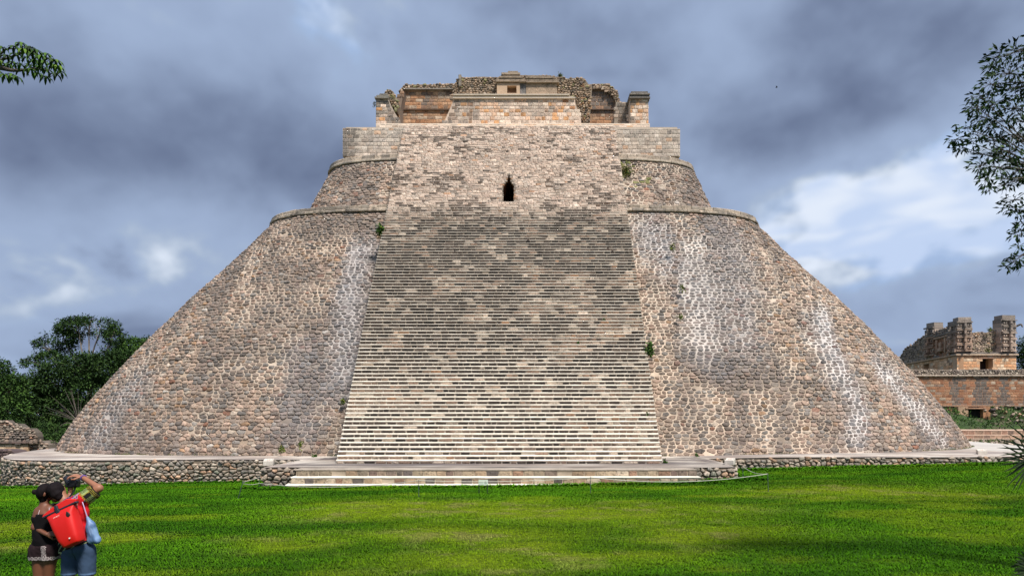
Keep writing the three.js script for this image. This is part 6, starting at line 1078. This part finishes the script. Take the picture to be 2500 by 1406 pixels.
{ // woman, seen from behind, leaning her head to the man
  const o = thing('person', 'woman with dark hair in a bun, black top and patterned shorts, hugging the man', 'person', V(X_(104, PD), lawnY(-5.9, PD), -PD), 'couple taking a photo of themselves on the lawn');
  const skin = (x, y, z) => mul([0.15, 0.055, 0.027], 0.92 + 0.16 * fbm(x * 30, y * 30, 2)), ankL = q_(95, 1506, -0.02), ankR = q_(114, 1506, 0.02);
  const torso = [ell(q_(107, 1262), 0.135, 0.13, 0.095, 0.06), cap(q_(94, 1247), q_(121, 1243), 0.045, 0.045), ell(q_(107, 1300), 0.112, 0.13, 0.085), ell(q_(108, 1334), 0.152, 0.105, 0.11)];
  const legs = [cap(q_(94, 1345), q_(93, 1416, -0.01), 0.089, 0.056), cap(q_(93, 1416, -0.01), ankL, 0.055, 0.036), cap(q_(122, 1345), q_(116, 1416, 0.01), 0.089, 0.056), cap(q_(116, 1416, 0.01), ankR, 0.055, 0.036)];
  const wL = q_(113, 1305, -0.14), armL = [cap(q_(94, 1248), q_(83, 1288, -0.06), 0.043, 0.036), cap(q_(83, 1288, -0.06), wL, 0.036, 0.025)];
  const wR = q_(147, 1231, 0.12), armR = [cap(q_(120, 1242), q_(130, 1237, 0.1), 0.041, 0.035), cap(q_(130, 1237, 0.1), wR, 0.034, 0.025)];
  const neck = [cap(q_(105, 1246), q_(107, 1222, 0.02), 0.056, 0.05)], hc = q_(106, 1202, 0.02);
  const head = [ell(hc, 0.068, 0.098, 0.088, -0.2), cap(q_(111, 1212, 0.05), q_(117, 1216, 0.06), 0.045, 0.036), cap(q_(119, 1205, 0.075), q_(122, 1207, 0.08), 0.012, 0.014), ell(q_(118, 1212, 0.08), 0.015, 0.012, 0.02), ell(q_(106, 1207, -0.062), 0.018, 0.03, 0.012), ...neck];
  sculpt('body', [...torso, ...legs, ...armL, ...armR, ...neck], 0.035, 0.013, M.skin, o, skin, 0, null, [[head, 0.02, 0.006], [hand(wL, V(1, 0.12, -0.35), V(-0.2, 0.2, 1), 0.5, 1), 0.008, 0.004], [hand(wR, V(1, -0.1, 0.4), V(0, 0.7, 0.7), 0.7, -1), 0.008, 0.004]]);
  const hair = [ell(q_(105, 1200, 0.0), 0.074, 0.1, 0.098, -0.25), cap(q_(101, 1208, -0.02), q_(103, 1219, -0.01), 0.058, 0.042)];
  sculpt('hair', hair, 0.015, 0.008, M.hair, o, (x, y, z) => mul([0.006, 0.0035, 0.004], 0.4 + 1.2 * fbm(x * 60, y * 14, 3)), 0, (x, y, z) => (z - (-PD - 0.075)) * -1 - 0.0);
  sculpt('hair_bun', [ell(q_(84, 1201, -0.01), 0.034, 0.034, 0.034), cap(q_(87, 1201), q_(95, 1202), 0.02, 0.026)], 0.015, 0.007, M.hair, o, flat([0.008, 0.005, 0.005], 0.5));
  sculpt('black_top', torso.concat([cap(q_(107, 1262), q_(107, 1318), 0.1, 0.115)]), 0.035, 0.011, M.cloth, o, flat([0.006, 0.005, 0.006], 0.4), 0.011, (x, y, z) => Math.max(y - q_(0, 1256).y - (x < X_(100, PD) ? -0.02 : 0.015), q_(0, 1331).y - y));
  const St = new Soup(); for (const [a, b, c] of [[[90, 1266, -0.1], [93, 1252, -0.09], [98, 1238, -0.03], [104, 1262, 0.09]], [[116, 1262, -0.11], [118, 1250, -0.09], [119, 1237, -0.02], [113, 1258, 0.09]]]) tubeInto(St, curve([q_(...a), q_(...b), q_(...c)], 10), { a: 0.006, b: 0.006 }, 6, [0.36, 0.3, 0.3]); part('strap', St.geo(), M.cloth, o);
  const pat = (x, y, z) => { const px = x * F / PD + PX, py = PY - (y - EYE) * F / PD, hem = Math.abs(py - 1360) < 4.5, col = Math.abs(px - 120) < 6 && py > 1329; let w = 0; if (col) { const r = Math.hypot(px - 120, ((py - 1329) % 17) - 8.5); w = r < 2 || Math.abs(r - 5) < 1 || Math.abs(r - 8) < 0.8 ? 1 : 0; } if (hem) { const r = Math.hypot(((px - 78) % 9) - 4.5, py - 1360); w = Math.max(w, r < 1.4 || Math.abs(r - 3.6) < 0.9 ? 1 : 0); } return w ? [0.4, 0.34, 0.33] : mul([0.022, 0.012, 0.014], 0.8 + 0.5 * fbm(x * 50, y * 50, 2)); };
  sculpt('patterned_shorts', [...torso.slice(2), ...legs.filter((l, i) => i % 2 === 0), cap(q_(94, 1345), q_(93, 1375), 0.098, 0.093), cap(q_(122, 1345), q_(119, 1375), 0.098, 0.093)], 0.03, 0.0075, M.cloth, o, pat, 0.016, (x, y, z) => Math.max(y - q_(0, 1326).y, q_(0, 1365).y - y));
  foot(94, -0.02, -0.02, [0.05, 0.03, 0.02], o); foot(115, 0.02, 0.02, [0.05, 0.03, 0.02], o);
}
const CAM = q_(175, 1179, 0.3);
let man;
{ // man, arms up holding the camera turned back at them
  const o = man = thing('person', 'man in a red printed shirt and denim shorts raising a camera with both hands', 'person', V(X_(190, PD), lawnY(-5.4, PD), -PD), 'couple taking a photo of themselves on the lawn');
  const skin = (x, y, z) => mul([0.3, 0.125, 0.066], 0.92 + 0.16 * fbm(x * 30, y * 30, 2));
  const torso = [ell(q_(178, 1252), 0.165, 0.17, 0.105, 0.16), cap(q_(152, 1238), q_(198, 1217), 0.055, 0.06), ell(q_(184, 1298), 0.142, 0.16, 0.1), ell(q_(190, 1338), 0.146, 0.1, 0.108)];
  const ankL = q_(166, 1510, 0.02), ankR = q_(216, 1510, -0.02), legs = [cap(q_(171, 1345), q_(166, 1418, 0.0), 0.094, 0.06), cap(q_(166, 1418), ankL, 0.06, 0.04), cap(q_(210, 1345), q_(213, 1418), 0.094, 0.06), cap(q_(213, 1418), ankR, 0.06, 0.04)];
  const elR = q_(240, 1192, 0.08), wR = q_(198, 1164, 0.27), shR = q_(199, 1221), armR = [cap(shR, elR, 0.052, 0.043), cap(elR, wR, 0.042, 0.028)];
  const elL = q_(163, 1232, 0.26), wL = q_(170, 1206, 0.31), shL = q_(154, 1240), armL = [cap(shL, elL, 0.05, 0.042), cap(elL, wL, 0.04, 0.028)];
  const neck = [cap(q_(163, 1236), q_(150, 1212, 0.03), 0.062, 0.056)], hc = q_(139, 1200, 0.04);
  const head = [ell(hc, 0.082, 0.115, 0.098, 0.3), cap(q_(137, 1212, 0.08), q_(133, 1218, 0.1), 0.05, 0.042), cap(q_(131, 1206, 0.12), q_(128, 1209, 0.13), 0.014, 0.016), ell(q_(131, 1214, 0.125), 0.016, 0.012, 0.016), ell(q_(153, 1204, 0.02), 0.011, 0.03, 0.02, 0.2), ...neck];
  const hL = hand(wL, V(0.12, 1, 0.1), V(-0.3, 0.1, 1), 0.55, -1, 2), hR = hand(wR, V(-1, 0.2, 0.15), V(0.1, 1, 0.25), 0.65, -1, 1.5);
  sculpt('body', [...torso, ...legs, ...armR, ...armL, ...neck], 0.035, 0.013, M.skin, o, skin, 0, null, [[head, 0.02, 0.006], [hL, 0.008, 0.004], [hR, 0.008, 0.004]]);
  sculpt('hair', [ell(q_(135, 1197, 0.02), 0.088, 0.106, 0.104, 0.35), cap(q_(138, 1208, -0.02), q_(143, 1213, -0.015), 0.066, 0.048)], 0.015, 0.009, M.hair, o, (x, y, z) => mul([0.006, 0.0035, 0.004], 0.4 + 1.2 * fbm(x * 60, y * 20, 3)), 0, (x, y, z) => -(z + PD + 0.115));
  // printed shirt: red body with bead-like trim, sleeves banded in black, green-white and yellow
  const ax = elR.clone().sub(shR), al = ax.length(); ax.normalize();
  const print = (x, y, z) => {
    const t = ((x - shR.x) * ax.x + (y - shR.y) * ax.y + (z - shR.z) * ax.z) / al, px = x * F / PD + PX, py = PY - (y - EYE) * F / PD, u = (x - shR.x) * -ax.y + (y - shR.y) * ax.x, RED = [0.55, 0.012, 0.018], BLK = [0.012, 0.012, 0.012], YEL = [0.36, 0.29, 0.04], GRN = [0.26, 0.33, 0.12];
    if (t > 0.12) { if (t < 0.2) return (Math.floor((u + 2) * 90) & 1) ? YEL : [0.2, 0.05, 0.02]; if (t < 0.58) { const r = (u * 26 + 40) % 3; return r < 1.2 ? BLK : r < 1.4 ? YEL : r < 2.0 ? GRN : ((u * 160 + 90) % 2 < 1 ? BLK : GRN); } return ((t * 13) % 1) < 0.5 ? BLK : ((u * 70 + 50) % 1 < 0.25 ? BLK : mul(YEL, 0.8)); }
    if (py > 1318) { const r = Math.abs((px + py) % 15 - 7.5); return r < 1.2 || Math.abs(py - 1346) < 1.5 ? [0.32, 0.36, 0.2] : BLK; }
    if (px > 199 && px < 214) return RED;
    const bead = (Math.floor(px / 4.2) + Math.floor(py / 4.2)) % 3, near = px > 181 && px < 200; if (near) return bead === 0 ? [0.4, 0.3, 0.16] : bead === 1 ? [0.16, 0.02, 0.05] : [0.2, 0.16, 0.4];
    return px < 176 ? mul([0.05, 0.03, 0.06], 1 + (bead === 1 ? 2 : 0)) : [0.35, 0.015, 0.03];
  };
  sculpt('printed_shirt', [...torso.slice(0, 3), ell(q_(182, 1325), 0.16, 0.13, 0.115), cap(q_(166, 1330), q_(160, 1346), 0.085, 0.07), cap(shR, shR.clone().lerp(elR, 0.62), 0.07, 0.078), cap(shL, shL.clone().lerp(elL, 0.5), 0.066, 0.07)], 0.035, 0.008, M.cloth, o, print, 0.014, (x, y, z) => Math.max(q_(0, 1350).y + 0.35 * (x - X_(160, PD)) - y, (x - shR.x) * ax.x + (y - shR.y) * ax.y + (z - shR.z) * ax.z - al * 0.8));
  const denim = (x, y, z) => { const px = x * F / PD + PX, py = PY - (y - EYE) * F / PD, cuff = py > 1396 ? 2.4 : 1, seam = Math.abs(px - 190) < 1 && py < 1368 ? 0.6 : 1, fade = 0.8 + 0.6 * fbm(x * 14, y * 9, 3); return mul([0.036, 0.06, 0.105], cuff * seam * fade); };
  sculpt('denim_shorts', [...torso.slice(3), cap(q_(172, 1345), q_(168, 1404), 0.09, 0.08), cap(q_(209, 1345), q_(212, 1404), 0.09, 0.08)], 0.028, 0.009, M.cloth, o, denim, 0.014, (x, y, z) => Math.max(y - q_(0, 1322).y, q_(0, 1402).y - y));
  const W = new Soup(), wr = wR.clone().lerp(elR, 0.1), e = elR.clone().sub(wR).normalize(), s1 = e.clone().cross(V(0, 0, 1)).normalize(), s2 = e.clone().cross(s1); tubeInto(W, [...Array(13)].map((_, k) => wr.clone().addScaledVector(s1, Math.cos(k / 12 * 6.283) * 0.033).addScaledVector(s2, Math.sin(k / 12 * 6.283) * 0.033)), { a: 0.009, b: 0.009 }, 6, [0.12, 0.08, 0.3]); part('wristband', W.geo(), M.cloth, o);
  foot(166, 0.02, -0.02, [0.04, 0.04, 0.045], o); foot(216, -0.02, 0.03, [0.04, 0.04, 0.045], o);
}
{ // camera held in both hands, with its strap
  const c = thing('camera', 'black camera with a lens and hanging strap held up by the man', 'camera', CAM), blk = new THREE.MeshStandardMaterial({ vertexColors: true, roughness: 0.4 }), b = (x, y, z) => V(CAM.x + x, CAM.y + y, CAM.z + z);
  part('camera_body', box(CAM.x - 0.075, CAM.x + 0.085, CAM.y - 0.055, CAM.y + 0.04, CAM.z - 0.035, CAM.z + 0.035, [0.012, 0.012, 0.014], 0.012), blk, c); part('viewfinder_hump', box(CAM.x - 0.03, CAM.x + 0.03, CAM.y + 0.03, CAM.y + 0.06, CAM.z - 0.03, CAM.z + 0.03, [0.012, 0.012, 0.014], 0.01), blk, c);
  const L = new THREE.LatheGeometry([[0.001, 0.12], [0.034, 0.12], [0.038, 0.115], [0.038, 0.07], [0.043, 0.066], [0.043, 0.02], [0.036, 0.016], [0.036, 0]].map(([r, y]) => new THREE.Vector2(r, y)), 20); L.rotateZ(0.9); L.rotateY(-0.5); L.translate(CAM.x - 0.02, CAM.y - 0.01, CAM.z + 0.01); part('lens', colored(L, [0.01, 0.011, 0.016]), blk, c);
  part('grip', box(CAM.x + 0.05, CAM.x + 0.09, CAM.y - 0.04, CAM.y + 0.03, CAM.z - 0.03, CAM.z + 0.045, [0.014, 0.014, 0.015], 0.012), blk, c);
  const S = new Soup(); for (const s of [-0.006, 0, 0.006]) tubeInto(S, curve([b(0.045 + s, -0.03, 0), b(0.05 + s, -0.1, 0.05), b(0.045 + s, -0.16, 0.12), b(0.035 + s, -0.23, 0.2)], 10), { a: 0.006, b: 0.006 }, 5, [0.012, 0.012, 0.013]); part('strap', S.geo(), M.cloth, c);
}
{ // red roll-top backpack, hanging askew
  const o = thing('backpack', 'bright red roll top waterproof backpack hanging on the back of the man', 'backpack', q_(190, 1333, -0.2)), RED = [0.62, 0.006, 0.003], mat = new THREE.MeshStandardMaterial({ vertexColors: true, roughness: 0.55 }), blk = new THREE.MeshStandardMaterial({ vertexColors: true, roughness: 0.6 });
  const base = q_(196, 1327, -0.12), M4 = new THREE.Matrix4().makeBasis(V(0.905, 0.42, 0.06).normalize(), V(-0.42, 0.9, -0.1).normalize(), V(-0.1, 0.06, 0.99).normalize()).setPosition(base);
  const shp = (pts) => new THREE.Shape(pts.map(([a, b]) => new THREE.Vector2(a, b)));
  const put = (name, g, c, m) => { if (g.index) g = g.toNonIndexed(); g.applyMatrix4(M4); colored(g, c); return part(name, g, m, o); };
  { // tapered soft body
    const S = new Soup(), prof = [[0, 0.09, 0.06], [0.02, 0.115, 0.08], [0.1, 0.132, 0.096], [0.25, 0.15, 0.1], [0.36, 0.162, 0.09], [0.42, 0.185, 0.06], [0.455, 0.205, 0.022]], rows = [], R = rng(401);
    for (const [y, w, d] of prof) { const r = []; for (let k = 0; k < 28; k++) { const a = k / 28 * 6.283, c = Math.cos(a), s = Math.sin(a), e = 0.5, cr = 1 + (fbm(k * 0.4, y * 12, 3) - 0.5) * 0.12, p = V(Math.sign(c) * Math.abs(c) ** e * w * (1 + (cr - 1) * 0.3), y, 0.1 + Math.sign(s) * Math.abs(s) ** e * d * cr).applyMatrix4(M4); r.push(S.v(p.x, p.y, p.z, mul(RED, 0.96 + 0.08 * R()), k, y)); } rows.push(r); }
    for (let j = 0; j + 1 < rows.length; j++) for (let k = 0; k < 28; k++) { const l = (k + 1) % 28; S.q(rows[j][l], rows[j][k], rows[j + 1][k], rows[j + 1][l]); } for (let k = 1; k + 1 < 28; k++) { S.t(rows[0][0], rows[0][k], rows[0][k + 1]); S.t(rows[6][0], rows[6][k + 1], rows[6][k]); }
    part('bag_body', S.geo(), mat, o);
  }
  const flap = new THREE.ExtrudeGeometry(shp([[-0.225, 0.462], [0.228, 0.462], [0.238, 0.478], [0.13, 0.53], [-0.05, 0.515], [-0.21, 0.475]]), { depth: 0.035, bevelEnabled: true, bevelSize: 0.008, bevelThickness: 0.012, bevelSegments: 2 }); flap.translate(0, 0, 0.09); put('roll_top', flap, [0.7, 0.014, 0.01], mat);
  const bar = new RoundedBoxGeometry(0.47, 0.028, 0.05, 2, 0.01); bar.translate(0.003, 0.452, 0.115); put('closing_band', bar, [0.02, 0.014, 0.025], blk);
  for (const [x, y, w, h] of [[-0.012, 0.478, 0.042, 0.075], [-0.008, 0.43, 0.05, 0.035]]) { const b = new RoundedBoxGeometry(w, h, 0.024, 2, 0.008); b.translate(x, y, 0.15); put('buckle', b, [0.018, 0.02, 0.03], blk); }
  const dome = (x, y) => 0.1 + 0.098 + 0.003;
  const text = canvas(256, 64, (c) => { c.clearRect(0, 0, 256, 64); c.fillStyle = '#ffe3d8'; c.font = 'bold 44px sans-serif'; c.textAlign = 'center'; c.fillText('I F I B I T', 128, 48); });
  const lab = new THREE.PlaneGeometry(0.115, 0.03); lab.translate(-0.015, 0.377, 0.196); lab.applyMatrix4(M4); part('lettering', lab, new THREE.MeshStandardMaterial({ map: text, alphaTest: 0.4, roughness: 0.6 }), o);
  const valve = new THREE.ExtrudeGeometry(shp([[0, -0.03], [0.022, -0.012], [0.018, 0.012], [0, 0.036], [-0.018, 0.01], [-0.02, -0.014]]), { depth: 0.01, bevelEnabled: true, bevelSize: 0.003, bevelThickness: 0.003, bevelSegments: 1 }); valve.translate(0.118, 0.345, 0.178); put('valve', valve, [0.02, 0.008, 0.008], blk);
  const dot = new THREE.CylinderGeometry(0.009, 0.009, 0.006, 14); dot.rotateX(Math.PI / 2); dot.translate(0.045, 0.075, 0.2); put('reflector_dot', dot, [0.8, 0.7, 0.65], mat);
  const S = new Soup(); for (const pts of [[[172, 1222, -0.05], [178, 1216, 0.0], [170, 1226, 0.1]], [[205, 1226, -0.06], [203, 1213, -0.02], [190, 1226, 0.09]]]) tubeInto(S, curve(pts.map((p) => q_(...p)), 8), { a: 0.014, b: 0.014 }, 6, [0.015, 0.013, 0.016]); part('shoulder_strap', S.geo(), blk, o);
}
{ // thin blue bag hanging at his side
  const o = thing('cloth_bag', 'crumpled pale blue bag hanging beside the red backpack', 'bag', q_(222, 1328, -0.06)), mat = new THREE.MeshStandardMaterial({ vertexColors: true, roughness: 0.5, side: THREE.DoubleSide });
  sculpt('pouch', [cap(q_(212, 1262, -0.06), q_(220, 1282, -0.05), 0.012, 0.04), cap(q_(220, 1282, -0.05), q_(232, 1316, -0.03), 0.045, 0.05), cap(q_(216, 1290, -0.05), q_(222, 1320, -0.04), 0.04, 0.042), ell(q_(236, 1319, -0.03), 0.036, 0.045, 0.045, 0.2), ell(q_(219, 1318, -0.04), 0.034, 0.04, 0.04)], 0.025, 0.007, mat, o, (x, y, z) => { const f = fbm(x * 30 + y * 12, y * 5 - x * 10, 3); return mul(mix3([0.09, 0.17, 0.33], [0.2, 0.32, 0.52], sstep(0.35, 0.65, f)), 1); }, 0, (x, y, z) => -(0.02) + 0.02 * Math.sin(x * 120 + y * 55) * 0.4);
  const S = new Soup(); tubeInto(S, curve([q_(213, 1268, -0.06), q_(206, 1246, -0.08), q_(201, 1230, -0.08), q_(197, 1219, -0.03)], 8), { a: 0.008, b: 0.005 }, 6, [0.5, 0.4, 0.6]); part('bag_strap', S.geo(), mat, o);
}

// ------------------------------------------------------------------ draw
renderer.render(scene, camera);
